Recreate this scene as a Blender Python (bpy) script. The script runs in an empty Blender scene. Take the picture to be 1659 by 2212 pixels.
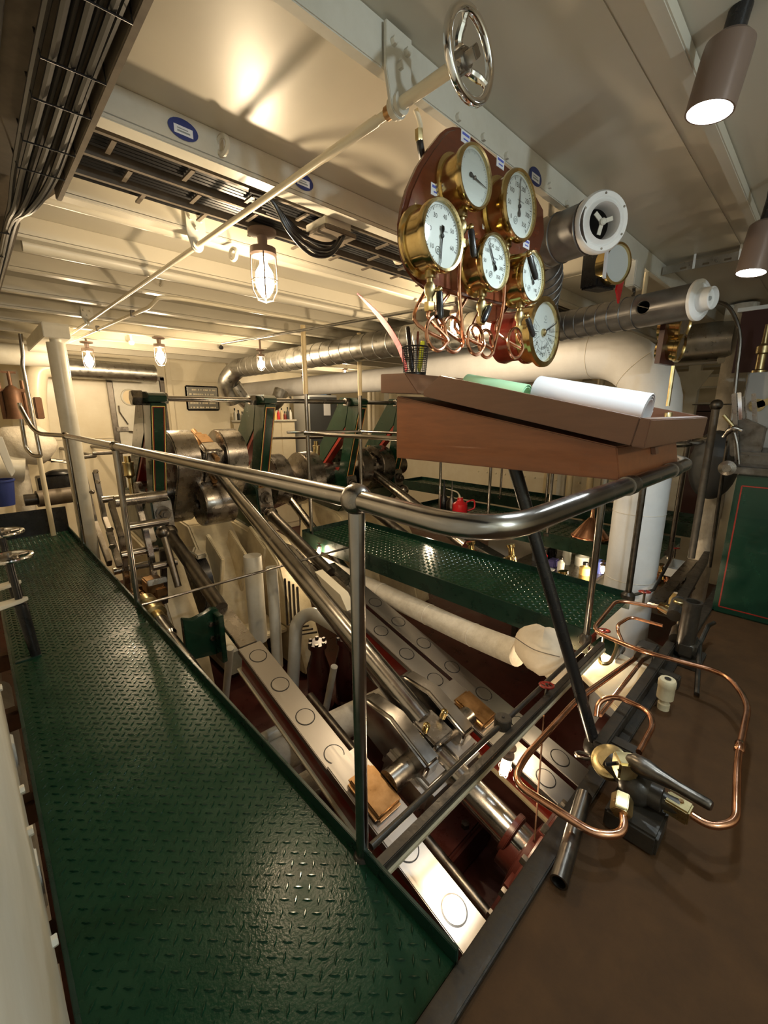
import bpy, bmesh, math, random
from mathutils import Vector as V3, Matrix
random.seed(7)
S = bpy.context.scene
COL = S.collection
# ------------------------------------------------------------------ camera
FPX, HC = 914.44, 1.4
_yaw, _pit, _rol = (math.radians(a) for a in (43.953, 13.2, -0.1))
FW = V3((math.sin(_yaw)*math.cos(_pit), math.cos(_yaw)*math.cos(_pit), -math.sin(_pit)))
_r = V3((math.cos(_yaw), -math.sin(_yaw), 0)); _u = _r.cross(FW)
RT = _r*math.cos(_rol) + _u*math.sin(_rol); UP = _u*math.cos(_rol) - _r*math.sin(_rol)
CAM = V3((0, 0, HC))
cd = bpy.data.cameras.new('camera'); cam = bpy.data.objects.new('camera', cd); COL.objects.link(cam)
cd.sensor_fit = 'HORIZONTAL'; cd.sensor_width = 36; cd.lens = FPX/1659*36; cd.clip_start = 0.02; cd.clip_end = 60
m = Matrix((RT, UP, -FW)).transposed().to_4x4(); m.translation = CAM; cam.matrix_world = m
S.camera = cam
# ------------------------------------------------------------------ world, view
w = bpy.data.worlds.new('world'); S.world = w; w.use_nodes = True
w.node_tree.nodes['Background'].inputs[0].default_value = (0.9, 0.95, 1.0, 1)
w.node_tree.nodes['Background'].inputs[1].default_value = 0.0
S.view_settings.view_transform = 'Standard'; S.view_settings.look = 'None'
S.view_settings.exposure = 0.68; S.view_settings.gamma = 1.0
S.view_settings.use_curve_mapping = False
# one cool lamp on the control platform side, behind the viewer: it lights the dials and the near deckhead from the front
WARM = (1.0, 0.76, 0.48); COOL = (0.80, 0.94, 1.0)
def light(name, kind, loc, power, col, radius=0.03, aim=None, spot=None, blend=0.5, size=None):
    d = bpy.data.lights.new(name, kind); d.energy = power; d.color = col
    if kind in ('POINT', 'SPOT'): d.shadow_soft_size = radius
    if kind == 'SPOT': d.spot_size = math.radians(spot); d.spot_blend = blend
    if kind == 'AREA': d.shape = 'RECTANGLE'; d.size, d.size_y = size
    o = bpy.data.objects.new(name, d); COL.objects.link(o); o.location = loc
    if aim is not None: o.rotation_euler = (V3(aim)-V3(loc)).to_track_quat('-Z', 'Y').to_euler()
    return o
light('platform_lamp_offscreen', 'POINT', (0.85, -1.5, 1.95), 38, COOL, 0.06)
# ------------------------------------------------------------------ pixel of the photograph -> point on a known plane of the room
def _ray(x, y): return RT*(x-829.5) - UP*(y-1106) + FW*FPX
def PZ(x, y, z): d = _ray(x, y); return CAM + d*((z-HC)/d.z)
def PX(x, y, X): d = _ray(x, y); return CAM + d*(X/d.x)
def PY(x, y, Y): d = _ray(x, y); return CAM + d*(Y/d.y)
# ------------------------------------------------------------------ materials
MATS = {}
def mat(name, col, rough=0.5, metal=0.0, noise=0.0, nscale=8.0, col2=None, bump=0.0, bscale=40.0, emit=None, estr=0.0, coat=0.0,
        stretch=(1, 1, 1), rvar=0.0, spec=0.5, detail=6.0):
    if name in MATS: return MATS[name]
    M = bpy.data.materials.new(name); M.use_nodes = True
    nt = M.node_tree; b = nt.nodes['Principled BSDF']
    b.inputs['Base Color'].default_value = (*col, 1); b.inputs['Roughness'].default_value = rough
    b.inputs['Metallic'].default_value = metal; b.inputs['Coat Weight'].default_value = coat
    b.inputs['Specular IOR Level'].default_value = spec
    if emit: b.inputs['Emission Color'].default_value = (*emit, 1); b.inputs['Emission Strength'].default_value = estr
    if noise or bump or rvar:
        tc = nt.nodes.new('ShaderNodeTexCoord'); mp = nt.nodes.new('ShaderNodeMapping')
        mp.inputs['Scale'].default_value = stretch; nt.links.new(tc.outputs['Object'], mp.inputs[0])
        n = nt.nodes.new('ShaderNodeTexNoise'); n.inputs['Scale'].default_value = nscale
        n.inputs['Detail'].default_value = detail; n.inputs['Roughness'].default_value = 0.65
        nt.links.new(mp.outputs[0], n.inputs['Vector'])
        if noise:
            r = nt.nodes.new('ShaderNodeValToRGB'); c2 = col2 or tuple(c*0.55 for c in col)
            r.color_ramp.elements[0].position = 0.5-noise*0.5; r.color_ramp.elements[1].position = min(1, 0.5+noise*0.35)
            r.color_ramp.elements[0].color = (*c2, 1); r.color_ramp.elements[1].color = (*col, 1)
            nt.links.new(n.outputs['Fac'], r.inputs[0]); nt.links.new(r.outputs[0], b.inputs['Base Color'])
        if rvar:
            mr = nt.nodes.new('ShaderNodeMapRange'); mr.inputs[1].default_value = 0.3; mr.inputs[2].default_value = 0.7
            mr.inputs[3].default_value = max(0.02, rough-rvar); mr.inputs[4].default_value = min(1, rough+rvar)
            nt.links.new(n.outputs['Fac'], mr.inputs[0]); nt.links.new(mr.outputs[0], b.inputs['Roughness'])
        if bump:
            n2 = nt.nodes.new('ShaderNodeTexNoise'); n2.inputs['Scale'].default_value = bscale; n2.inputs['Detail'].default_value = 4
            nt.links.new(mp.outputs[0], n2.inputs['Vector'])
            bp = nt.nodes.new('ShaderNodeBump'); bp.inputs['Strength'].default_value = bump; bp.inputs['Distance'].default_value = 0.01
            nt.links.new(n2.outputs['Fac'], bp.inputs['Height']); nt.links.new(bp.outputs[0], b.inputs['Normal'])
    MATS[name] = M; return M
mat('ceil', (0.60, 0.56, 0.46), 0.36, noise=0.6, nscale=1.6, col2=(0.54, 0.50, 0.41), bump=0.05, bscale=3)
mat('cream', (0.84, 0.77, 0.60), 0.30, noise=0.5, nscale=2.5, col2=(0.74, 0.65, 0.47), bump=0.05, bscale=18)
mat('cream_dirty', (0.74, 0.66, 0.46), 0.40, noise=0.8, nscale=5, col2=(0.34, 0.26, 0.14), bump=0.12, bscale=25)
mat('white', (0.72, 0.70, 0.62), 0.30, noise=0.6, nscale=4, col2=(0.55, 0.52, 0.43), bump=0.04)
mat('lagging', (0.80, 0.75, 0.65), 0.75, noise=0.75, nscale=9, col2=(0.46, 0.40, 0.31), bump=0.55, bscale=28)
mat('canvas', (0.78, 0.68, 0.54), 0.8, noise=0.5, nscale=6, col2=(0.62, 0.52, 0.39), bump=0.35, bscale=14)
mat('whitepipe', (0.80, 0.80, 0.80), 0.55, noise=0.7, nscale=3, col2=(0.62, 0.61, 0.60), bump=0.08, bscale=10)
mat('steel', (0.36, 0.335, 0.30), 0.28, 1.0, noise=0.7, nscale=12, col2=(0.21, 0.185, 0.16), rvar=0.10, bump=0.03, bscale=90)
mat('bright', (0.44, 0.42, 0.40), 0.35, 1.0, noise=1.0, nscale=6, col2=(0.43, 0.408, 0.385), stretch=(40, 0.3, 0.5), rvar=0.07, detail=2)
mat('steel_dark', (0.20, 0.185, 0.165), 0.36, 1.0, noise=0.7, nscale=18, col2=(0.08, 0.065, 0.05), rvar=0.1, bump=0.06, bscale=60)
mat('rod', (0.42, 0.395, 0.365), 0.22, 1.0, noise=0.6, nscale=8, col2=(0.28, 0.26, 0.235), rvar=0.07)
mat('chrome', (0.80, 0.80, 0.80), 0.10, 1.0)
mat('galv', (0.52, 0.51, 0.48), 0.34, 1.0, noise=0.8, nscale=18, col2=(0.30, 0.29, 0.27), rvar=0.1)
mat('brass', (0.74, 0.58, 0.28), 0.17, 1.0, noise=0.5, nscale=14, col2=(0.46, 0.33, 0.13), rvar=0.07)
mat('brass_dull', (0.66, 0.55, 0.30), 0.34, 1.0, noise=0.7, nscale=18, col2=(0.32, 0.24, 0.11), rvar=0.1)
mat('bronze', (0.50, 0.30, 0.14), 0.34, 1.0, noise=0.7, nscale=14, col2=(0.24, 0.13, 0.05), rvar=0.1)
mat('copper', (0.90, 0.50, 0.32), 0.20, 1.0, noise=0.6, nscale=12, col2=(0.50, 0.22, 0.12), rvar=0.08)
mat('green', (0.005, 0.032, 0.016), 0.24, noise=0.5, nscale=7, col2=(0.004, 0.020, 0.011), coat=0.3, rvar=0.06)
mat('green_plate', (0.006, 0.036, 0.016), 0.26, spec=0.22, noise=0.8, nscale=5, col2=(0.006, 0.026, 0.013), rvar=0.10, bump=0.10, bscale=120)
mat('green_lug', (0.006, 0.036, 0.016), 0.16, spec=0.9, noise=0.5, nscale=9, col2=(0.006, 0.026, 0.013), rvar=0.05)
mat('green_dark', (0.006, 0.030, 0.019), 0.30, noise=0.5, nscale=9, col2=(0.004, 0.016, 0.011), rvar=0.08)
mat('black', (0.010, 0.010, 0.012), 0.28, noise=0.6, nscale=12, col2=(0.022, 0.020, 0.018), rvar=0.08)
mat('black_iron', (0.022, 0.020, 0.018), 0.36, noise=0.8, nscale=22, col2=(0.075, 0.060, 0.042), bump=0.15, bscale=50, rvar=0.1, metal=0.3)
mat('rubber', (0.012, 0.012, 0.013), 0.33)
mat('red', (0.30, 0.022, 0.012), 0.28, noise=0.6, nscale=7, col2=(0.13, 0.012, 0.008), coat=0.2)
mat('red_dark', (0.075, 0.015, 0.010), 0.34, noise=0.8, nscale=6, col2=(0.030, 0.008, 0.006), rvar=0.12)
mat('redbright', (0.62, 0.02, 0.025), 0.25, coat=0.4)
mat('redplastic', (0.80, 0.03, 0.07), 0.3)
mat('rust', (0.16, 0.075, 0.035), 0.55, 0.4, noise=0.7, nscale=14, col2=(0.07, 0.035, 0.02))
mat('gold', (0.86, 0.62, 0.20), 0.4)
mat('deck_brown', (0.068, 0.034, 0.013), 0.75, spec=0.15, noise=0.9, nscale=9, col2=(0.034, 0.018, 0.008), bump=0.2, bscale=140)
mat('mahog', (0.17, 0.045, 0.018), 0.22, noise=0.9, nscale=5, col2=(0.07, 0.018, 0.009), coat=0.5, stretch=(1, 1, 5))
mat('mahog_red', (0.24, 0.030, 0.015), 0.18, noise=0.6, nscale=5, col2=(0.20, 0.022, 0.012), coat=0.6)
mat('deskwood', (0.27, 0.090, 0.030), 0.34, noise=0.9, nscale=4, col2=(0.13, 0.040, 0.013), stretch=(6, 1.2, 9), coat=0.2)
mat('deskdark', (0.16, 0.070, 0.036), 0.36, noise=0.8, nscale=5, col2=(0.11, 0.046, 0.022), stretch=(6, 1.2, 9), coat=0.2)
mat('door_brown', (0.055, 0.015, 0.012), 0.4)
mat('dial', (0.60, 0.65, 0.66), 0.45)
mat('ink', (0.02, 0.022, 0.025), 0.5)
mat('inkgrey', (0.30, 0.34, 0.36), 0.5)
mat('blue', (0.03, 0.05, 0.22), 0.4)
mat('blueink', (0.12, 0.16, 0.62), 0.5)
mat('label', (0.86, 0.88, 0.94), 0.45)
mat('paper_white', (0.68, 0.69, 0.72), 0.8)
mat('paper_green', (0.42, 0.72, 0.45), 0.8)
mat('yellow', (0.80, 0.85, 0.05), 0.35)
mat('grey', (0.42, 0.43, 0.43), 0.45)
mat('greydark', (0.055, 0.06, 0.065), 0.5)
mat('tray', (0.20, 0.165, 0.125), 0.5, 0.4, noise=0.6, nscale=12, col2=(0.10, 0.08, 0.06))
mat('lampbrown', (0.20, 0.14, 0.11), 0.35, 0.2)
mat('plastic_white', (0.85, 0.85, 0.84), 0.35)
mat('amber', (0.72, 0.58, 0.34), 0.3)
mat('skyblue', (0.10, 0.28, 0.62), 0.4)
mat('purple', (0.07, 0.06, 0.20), 0.5)
mat('whitebottle', (0.78, 0.78, 0.74), 0.4)
mat('silverplate', (0.60, 0.60, 0.56), 0.25, 0.8)
mat('bulb_warm', (1, 0.9, 0.7), 0.5, emit=(1.0, 0.82, 0.55), estr=60)
mat('bulb_cool', (1, 1, 1), 0.5, emit=(0.92, 0.97, 1.0), estr=45)
def glass_mat():
    M = bpy.data.materials.new('glass'); M.use_nodes = True; nt = M.node_tree
    for n in list(nt.nodes):
        if n.type != 'OUTPUT_MATERIAL': nt.nodes.remove(n)
    out = [n for n in nt.nodes if n.type == 'OUTPUT_MATERIAL'][0]
    t = nt.nodes.new('ShaderNodeBsdfTransparent'); t.inputs[0].default_value = (0.97, 0.97, 0.95, 1)
    g = nt.nodes.new('ShaderNodeBsdfGlossy'); g.inputs['Roughness'].default_value = 0.03
    lw = nt.nodes.new('ShaderNodeLayerWeight'); lw.inputs[0].default_value = 0.5
    pw = nt.nodes.new('ShaderNodeMath'); pw.operation = 'POWER'; pw.inputs[1].default_value = 4.0; nt.links.new(lw.outputs['Facing'], pw.inputs[0])
    f = nt.nodes.new('ShaderNodeMath'); f.operation = 'MULTIPLY_ADD'; f.inputs[1].default_value = 0.6; f.inputs[2].default_value = 0.03; nt.links.new(pw.outputs[0], f.inputs[0])
    x = nt.nodes.new('ShaderNodeMixShader')
    nt.links.new(f.outputs[0], x.inputs[0]); nt.links.new(t.outputs[0], x.inputs[1]); nt.links.new(g.outputs[0], x.inputs[2])
    nt.links.new(x.outputs[0], out.inputs[0]); MATS['glass'] = M
glass_mat()
# ------------------------------------------------------------------ mesh builder
ORG = {}
def perp(d):
    d = V3(d).normalized(); a = V3((0, 0, 1)) if abs(d.z) < 0.9 else V3((1, 0, 0))
    u = d.cross(a).normalized(); return u, d.cross(u).normalized()
class MB:
    def __init__(s): s.v = []; s.f = []
    def add(s, vs, fs):
        o = len(s.v); s.v += [V3(p) for p in vs]; s.f += [tuple(i+o for i in f) for f in fs]; return s
    def box(s, x0, x1, y0, y1, z0, z1):
        return s.add([(x0,y0,z0),(x1,y0,z0),(x1,y1,z0),(x0,y1,z0),(x0,y0,z1),(x1,y0,z1),(x1,y1,z1),(x0,y1,z1)],
                     [(0,3,2,1),(4,5,6,7),(0,1,5,4),(1,2,6,5),(2,3,7,6),(3,0,4,7)])
    def obox(s, c, a, b, d):
        c, a, b, d = V3(c), V3(a), V3(b), V3(d); P = []
        for k in (-1, 1):
            for i, j in ((-1,-1),(1,-1),(1,1),(-1,1)): P.append(c+a*i+b*j+d*k)
        return s.add(P, [(0,3,2,1),(4,5,6,7),(0,1,5,4),(1,2,6,5),(2,3,7,6),(3,0,4,7)])
    def beam(s, p, q, w_, h, side=None):
        p, q = V3(p), V3(q); d = q-p; sd = V3(side).normalized() if side is not None else d.cross(V3((0,0,1))).normalized()
        u = sd.cross(d).normalized(); return s.obox((p+q)/2, d/2, sd*w_/2, u*h/2)
    def prism(s, poly, vec):
        n = len(poly); vec = V3(vec); P = [V3(p) for p in poly] + [V3(p)+vec for p in poly]
        return s.add(P, [tuple(range(n))[::-1], tuple(range(n, 2*n))] + [(i, (i+1) % n, n+(i+1) % n, n+i) for i in range(n)])
    def cyl(s, p, q, r, r2=None, n=16): return s.lathe(p, V3(q)-V3(p), [(r, 0), (r if r2 is None else r2, (V3(q)-V3(p)).length)], n)
    def lathe(s, o, ax, prof, n=24, closed=True, ref=None):
        o = V3(o); ax = V3(ax).normalized(); u, v = perp(ax)
        if ref is not None: v = (V3(ref)-ax*V3(ref).dot(ax)).normalized(); u = v.cross(ax)
        P = []; F = []
        for r, t in prof:
            for i in range(n):
                a = 2*math.pi*i/n; P.append(o + ax*t + (u*math.cos(a)+v*math.sin(a))*max(r, 1e-5))
        for k in range(len(prof)-1):
            for i in range(n):
                j = (i+1) % n; F.append((k*n+i, k*n+j, (k+1)*n+j, (k+1)*n+i))
        if closed: F.append(tuple(range(n))[::-1]); F.append(tuple(range((len(prof)-1)*n, len(prof)*n)))
        return s.add(P, F)
    def sph(s, c, r, n=14, m=8, sc=(1, 1, 1)):
        c = V3(c); P = [c+V3((0, 0, r*sc[2]))]; F = []
        for k in range(1, m):
            t = math.pi*k/m
            for i in range(n):
                a = 2*math.pi*i/n; P.append(c+V3((r*sc[0]*math.sin(t)*math.cos(a), r*sc[1]*math.sin(t)*math.sin(a), r*sc[2]*math.cos(t))))
        P.append(c-V3((0, 0, r*sc[2])))
        for i in range(n):
            j = (i+1) % n; F.append((0, 1+i, 1+j)); F.append((len(P)-1, 1+(m-2)*n+j, 1+(m-2)*n+i))
        for k in range(m-2):
            for i in range(n):
                j = (i+1) % n; F.append((1+k*n+i, 1+(k+1)*n+i, 1+(k+1)*n+j, 1+k*n+j))
        return s.add(P, F)
    def torus(s, c, ax, R, r, n=32, m=8):
        c = V3(c); u, v = perp(ax); return s.tube([c+(u*math.cos(2*math.pi*i/n)+v*math.sin(2*math.pi*i/n))*R for i in range(n)], r, m, True)
    def tube(s, pts, r, n=10, closed=False):
        pts = [V3(p) for p in pts]; N = len(pts); rr = r if isinstance(r, (list, tuple)) else [r]*N
        T = []
        for i in range(N):
            a = pts[(i-1) % N] if (closed or i > 0) else pts[i]; b = pts[(i+1) % N] if (closed or i < N-1) else pts[i]
            T.append((b-a).normalized())
        u, _ = perp(T[0]); P = []; F = []
        for i in range(N):
            u = (u - T[i]*u.dot(T[i])).normalized(); v = T[i].cross(u)
            for k in range(n):
                a = 2*math.pi*k/n; P.append(pts[i]+(u*math.cos(a)+v*math.sin(a))*rr[i])
        for i in range(N if closed else N-1):
            j = (i+1) % N
            for k in range(n):
                l = (k+1) % n; F.append((i*n+k, i*n+l, j*n+l, j*n+k))
        if not closed: F.append(tuple(range(n))[::-1]); F.append(tuple(range((N-1)*n, N*n)))
        return s.add(P, F)
    def build(s, name, mt, parent=None, org=None, bevel=0.0, smooth=True, seg=2, merge=False):
        o0 = V3(ORG[parent.name]) if parent is not None else V3(org if org is not None else base_of(s.v))
        me = bpy.data.meshes.new(name); me.from_pydata([tuple(p-o0) for p in s.v], [], s.f)
        bm = bmesh.new(); bm.from_mesh(me)
        if merge: bmesh.ops.remove_doubles(bm, verts=bm.verts, dist=1e-5)
        bmesh.ops.recalc_face_normals(bm, faces=bm.faces)
        if bevel: 
            ed = [e for e in bm.edges if len(e.link_faces) == 2 and e.calc_face_angle(0) > 0.6]
            bmesh.ops.bevel(bm, geom=ed, offset=bevel, segments=seg, affect='EDGES', clamp_overlap=True)
        bm.to_mesh(me); bm.free()
        if smooth:
            for p in me.polygons: p.use_smooth = True
            me.set_sharp_from_angle(angle=math.radians(38))
        me.materials.append(MATS[mt]); ob = bpy.data.objects.new(name, me); COL.objects.link(ob)
        if parent is not None: ob.parent = parent
        else: ob.location = o0
        ORG[ob.name] = o0
        return ob
def base_of(vs):
    return V3(((min(p.x for p in vs)+max(p.x for p in vs))/2, (min(p.y for p in vs)+max(p.y for p in vs))/2, min(p.z for p in vs)))
def tag(o, label, cat, group=None):
    o['label'] = label; o['category'] = cat
    if group: o['group'] = group
    return o
def thing(name, label, cat, loc, group=None):
    o = bpy.data.objects.new(name, None); COL.objects.link(o); o.location = loc; o.empty_display_size = 0.05
    ORG[o.name] = V3(loc); return tag(o, label, cat, group)
def struct(o, label=None):
    o['kind'] = 'structure'
    if label: o['label'] = label
    return o
def stuff(o): o['kind'] = 'stuff'; return o
def copy_tree(o, delta=None, parent=None, label=None):
    c = o.copy(); COL.objects.link(c); c.parent = parent
    if delta is not None: c.location = o.location + V3(delta); ORG[c.name] = ORG[o.name]+V3(delta)
    if label: c['label'] = label
    for ch in list(o.children): copy_tree(ch, None, c)
    return c
def bez(P, n=8, closed=False):
    """smooth line through points (Catmull-Rom)"""
    P = [V3(p) for p in P]; out = []; N = len(P)
    for i in range(N if closed else N-1):
        g = (lambda k: P[k % N]) if closed else (lambda k: P[max(0, min(N-1, k))])
        a, b, c, d = g(i-1), g(i), g(i+1), g(i+2)
        for k in range(n):
            t = k/n; out.append(0.5*((2*b)+(c-a)*t+(2*a-5*b+4*c-d)*t*t+(3*b-a-3*c+d)*t**3))
    if not closed: out.append(P[-1])
    return out
def rounded(P, r, n=6):
    """polyline with rounded corners"""
    P = [V3(p) for p in P]; out = [P[0]]
    for i in range(1, len(P)-1):
        a, b, c = P[i-1], P[i], P[i+1]; d1 = (a-b); d2 = (c-b); k = min(r, d1.length*0.49, d2.length*0.49)
        p, q = b+d1.normalized()*k, b+d2.normalized()*k
        for j in range(n+1):
            t = j/n; out.append(p*(1-t)**2+b*2*t*(1-t)+q*t*t)
    out.append(P[-1]); return out
def text_mesh(body, size, origin, xdir, ydir, mt, name, parent, depth=0.0006):
    c = bpy.data.curves.new('t', 'FONT'); c.body = body; c.size = size; c.align_x = 'CENTER'; c.align_y = 'CENTER'
    c.resolution_u = 2; c.extrude = depth
    o = bpy.data.objects.new('t', c); me = bpy.data.meshes.new_from_object(o); bpy.data.objects.remove(o); bpy.data.curves.remove(c)
    x = V3(xdir).normalized(); y = V3(ydir).normalized(); z = x.cross(y)
    M = Matrix((x, y, z)).transposed().to_4x4(); M.translation = V3(origin)-ORG[parent.name]; me.transform(M)
    me.materials.clear(); me.materials.append(MATS[mt]); ob = bpy.data.objects.new(name, me); COL.objects.link(ob); ob.parent = parent
    ORG[ob.name] = ORG[parent.name]; return ob
def nut(b, c, ax, r, h): return b.lathe(c, ax, [(r, 0), (r, h*0.85), (r*0.88, h)], 6)
# ------------------------------------------------------------------ the room
ZC = 2.38
YB = [1.0, 1.7, 2.37, 3.03, 3.70, 4.36, 5.02, 5.70, 6.38, 7.06, 7.74]
ceil = struct(MB().box(-1.3, 8.8, -2.7, 9.8, ZC, ZC+0.04).build('ceiling', 'ceil', org=(0, 0, ZC)), 'painted steel deckhead over the engine room')
for k, y in enumerate(YB):
    b = MB()
    if k == 0: b.box(-1.2, 8.7, y-0.035, y, 2.275, ZC)
    else: b.box(-1.2, 8.7, y-0.012, y+0.012, 2.29, ZC); b.box(-1.2, 8.7, y-0.012, y+0.055, 2.275, 2.292)
    b.build('beam', 'white' if k < 2 else 'ceil', ceil, bevel=0.003)
MB().box(-1.2, 8.7, 0.43, 0.47, 2.335, ZC).build('beam', 'ceil', ceil, bevel=0.004)
MB().box(-1.2, 8.7, 0.555, 0.562, ZC-0.004, ZC).build('weld_seam', 'ceil', ceil)
# seams of the deck plating
for x in (0.2, 1.9, 3.4): MB().box(x-0.006, x+0.006, 1.02, 1.66, ZC-0.004, ZC+0.001).build('weld_seam', 'ceil', ceil)
# bolt heads along the near girder
for x, z in [(PY(a, b2, 0.965).x, PY(a, b2, 0.965).z) for a, b2 in ((988, 255), (1042, 298), (1092, 338), (1185, 402), (1222, 440))]:
    b = MB(); nut(b, (x, 0.965, z), (0, -1, 0), 0.012, 0.012); b.build('bolt', 'white', ceil)
# pipe stubs seen on the under side of the beams
for p in ((475, 312, 1.69), (650, 610, 3.69), (820, 630, 3.69), (500, 547, 2.36), (345, 606, 3.69)):
    q = PY(*p); b = MB(); b.torus(q+V3((0, -0.02, -0.01)), (1, 0.2, 0), 0.028, 0.009, 14, 6); b.build('eye_ring', 'ceil', ceil)
# oval inspection stickers
for px, py, Y in ((396, 280, 1.685), (655, 392, 1.685), (1157, 382, 0.962), (626, 614, 3.685), (348, 620, 4.345), (822, 662, 3.685), (618, 667, 4.345)):
    c = PY(px, py, Y); b = MB()
    w_ = 0.05 if Y < 2 else 0.042
    b.add([c+V3((w_*math.cos(a*math.pi/10), 0, w_*0.62*math.sin(a*math.pi/10))) for a in range(20)], [tuple(range(20))])
    st = b.build('sticker', 'blue', ceil, smooth=False)
    b = MB(); b.box(c.x-w_*0.62, c.x+w_*0.62, c.y-0.0012, c.y-0.0006, c.z-w_*0.34, c.z+w_*0.16); b.build('sticker_print', 'label', st)
    b = MB(); b.box(c.x-w_*0.42, c.x+w_*0.42, c.y-0.0018, c.y-0.0013, c.z-w_*0.22, c.z-w_*0.12); b.box(c.x-w_*0.42, c.x+w_*0.30, c.y-0.0018, c.y-0.0013, c.z-w_*0.04, c.z+w_*0.02)
    b.build('sticker_line', 'inkgrey', st)
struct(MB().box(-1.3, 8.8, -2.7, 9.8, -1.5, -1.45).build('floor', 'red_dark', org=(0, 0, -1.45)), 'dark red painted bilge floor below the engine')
pf = struct(MB().box(-1.3, 5.2, -2.7, 0.385, -0.05, 0.0).build('floor_platform', 'deck_brown', org=(0, 0, 0), bevel=0.003), 'brown covered control platform with a black steel front edge')
MB().box(-1.3, 5.2, 0.385, 0.447, -0.16, 0.014).build('edge_bar', 'black_iron', pf, bevel=0.004)
b = MB().prism([(-0.14, -2.6, 0.02), (-0.062, -2.6, 0.02), (-0.062, 0.4, 0.02), (-0.050, 1.0, 0.02), (-0.096, 2.83, 0.02), (-0.110, 3.45, 0.02), (-0.14, 3.45, 0.02)], (0, 0, 2.25))
wl = struct(b.build('wall_left', 'white', org=(-0.13, 0, 0), bevel=0.004), 'white painted steel casing beside the green walkway')
for (y, z) in ((1.35, 0.28), (1.62, 0.22), (1.1, 0.16), (2.2, 0.3)): b = MB(); nut(b, (-0.050-max(0, y-1.0)*0.0251, y, z), (1, 0, 0), 0.014, 0.012); b.build('bolt', 'white', wl)
b = MB()
for y in (1.5, 2.2): b.box(-0.13, -0.052-0.02*(y-1.2), y-0.03, y+0.05, -0.12, 0.05)
b.build('bracket', 'white', wl, bevel=0.004)
struct(MB().box(-1.3, -1.25, -2.7, 9.8, -1.5, 2.4).build('wall_hull', 'cream', org=(-1.28, 0, -1.5)))
wr = MB().box(8.7, 8.75, -2.7, 0.6, -1.5, 2.4).box(8.7, 8.75, 7.0, 9.8, -1.5, 2.4)
for z0, z1 in ((-1.5, 1.55), (1.78, 1.98), (2.10, 2.4)): wr.box(8.7, 8.75, 0.6, 7.0, z0, z1)
wr.box(8.75, 9.35, 0.5, 7.1, 1.45, 1.55).box(8.75, 9.35, 0.5, 7.1, 2.10, 2.2).box(9.3, 9.35, 0.5, 7.1, 1.45, 2.2).box(8.75, 9.3, 0.5, 0.6, 1.5, 2.15).box(8.75, 9.3, 7.0, 7.1, 1.5, 2.15)
struct(wr.build('wall_right', 'cream', org=(8.7, 0, -1.5)))
struct(MB().box(-1.3, 8.8, -2.75, -2.7, -1.5, 2.4).build('wall_rear', 'cream', org=(0, -2.7, -1.5)))
wf = struct(MB().box(-1.3, 3.72, 8.2, 8.25, -1.5, 2.4).box(3.66, 3.72, 8.25, 9.7, -1.5, 2.4).build('wall_far', 'cream', org=(0, 8.2, -1.5)), 'cream painted bulkhead with the white steel door')
struct(MB().box(3.72, 8.8, 9.65, 9.7, -1.5, 2.4).build('wall_back', 'cream', org=(6, 9.65, -1.5)), 'cream bulkhead of the far workshop corner')
b = MB().box(-1.2, 1.72, 8.185, 8.2, 1.0, 1.012).box(2.7, 3.72, 8.17, 8.2, 1.96, 2.30).box(2.62, 2.70, 8.16, 8.2, -1.0, 2.34)
b.build('stiffener', 'cream', wf, bevel=0.003)
# far door
d1 = MB(); x0, x1, zt = 1.76, 2.52, 1.95
d1.box(x0-0.05, x0+0.02, 8.13, 8.2, -1.0, zt+0.05).box(x1-0.02, x1+0.05, 8.13, 8.2, -1.0, zt+0.05).box(x0-0.05, x1+0.05, 8.13, 8.2, zt-0.01, zt+0.06)
dr = struct(d1.build('door_1', 'steel_dark', org=(2.14, 8.2, -1.0), bevel=0.006), 'white steel bulkhead door with a round porthole')
MB().box(x0+0.03, x1-0.03, 8.14, 8.17, -0.95, zt-0.02).build('door_leaf', 'white', dr, bevel=0.006)
c = PY(281, 858, 8.13); b = MB(); b.lathe(c+V3((0, 0.01, 0)), (0, -1, 0), [(0.135, 0), (0.135, 0.03), (0.115, 0.035), (0.112, 0.02)], 24, False); b.build('porthole_ring', 'white', dr)
b = MB(); b.lathe(c+V3((0, 0.01, 0)), (0, -1, 0), [(0.113, 0), (0.113, 0.022)], 24); b.build('porthole_glass', 'amber', dr)
b = MB(); c2 = PY(258, 890, 8.12); b.tube([c2+V3((0, 0, 0.1)), c2, c2+V3((0.1, 0, -0.2))], 0.012, 6); c3 = PY(270, 930, 8.12); b.box(c3.x-0.12, c3.x+0.05, 8.10, 8.14, c3.z-0.01, c3.z+0.06); c4 = PY(278, 932, 8.1); b.tube([c4, c4+V3((0.2, -0.02, -0.02))], 0.014, 6); b.build('door_handle', 'steel', dr)
# notice plate on the far bulkhead
a, c = PY(399, 832, 8.17), PY(475, 887, 8.17)
t = thing('notice_plate', 'framed metal notice plate fixed to the cream far bulkhead', 'sign', ((a.x+c.x)/2, 8.19, c.z))
MB().box(a.x, c.x, 8.165, 8.2, c.z, a.z).build('frame', 'black', t, bevel=0.02)
MB().box(a.x+0.025, c.x-0.025, 8.155, 8.166, c.z+0.025, a.z-0.025).build('plate', 'silverplate', t, bevel=0.004)
b = MB()
for r in range(5):
    z = a.z-0.075-r*0.078; x = a.x+0.06+(0.05 if r == 0 else 0); big = r == 2
    while x < c.x-0.09:
        w_ = random.uniform(0.015, 0.04); b.box(x, x+w_, 8.150, 8.156, z-(0.025 if big else 0.014), z+(0.025 if big else 0.014)); x += w_+random.choice((0.008, 0.008, 0.03))
stuff(b.build('raised_lettering', 'cream', t, smooth=False))
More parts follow.
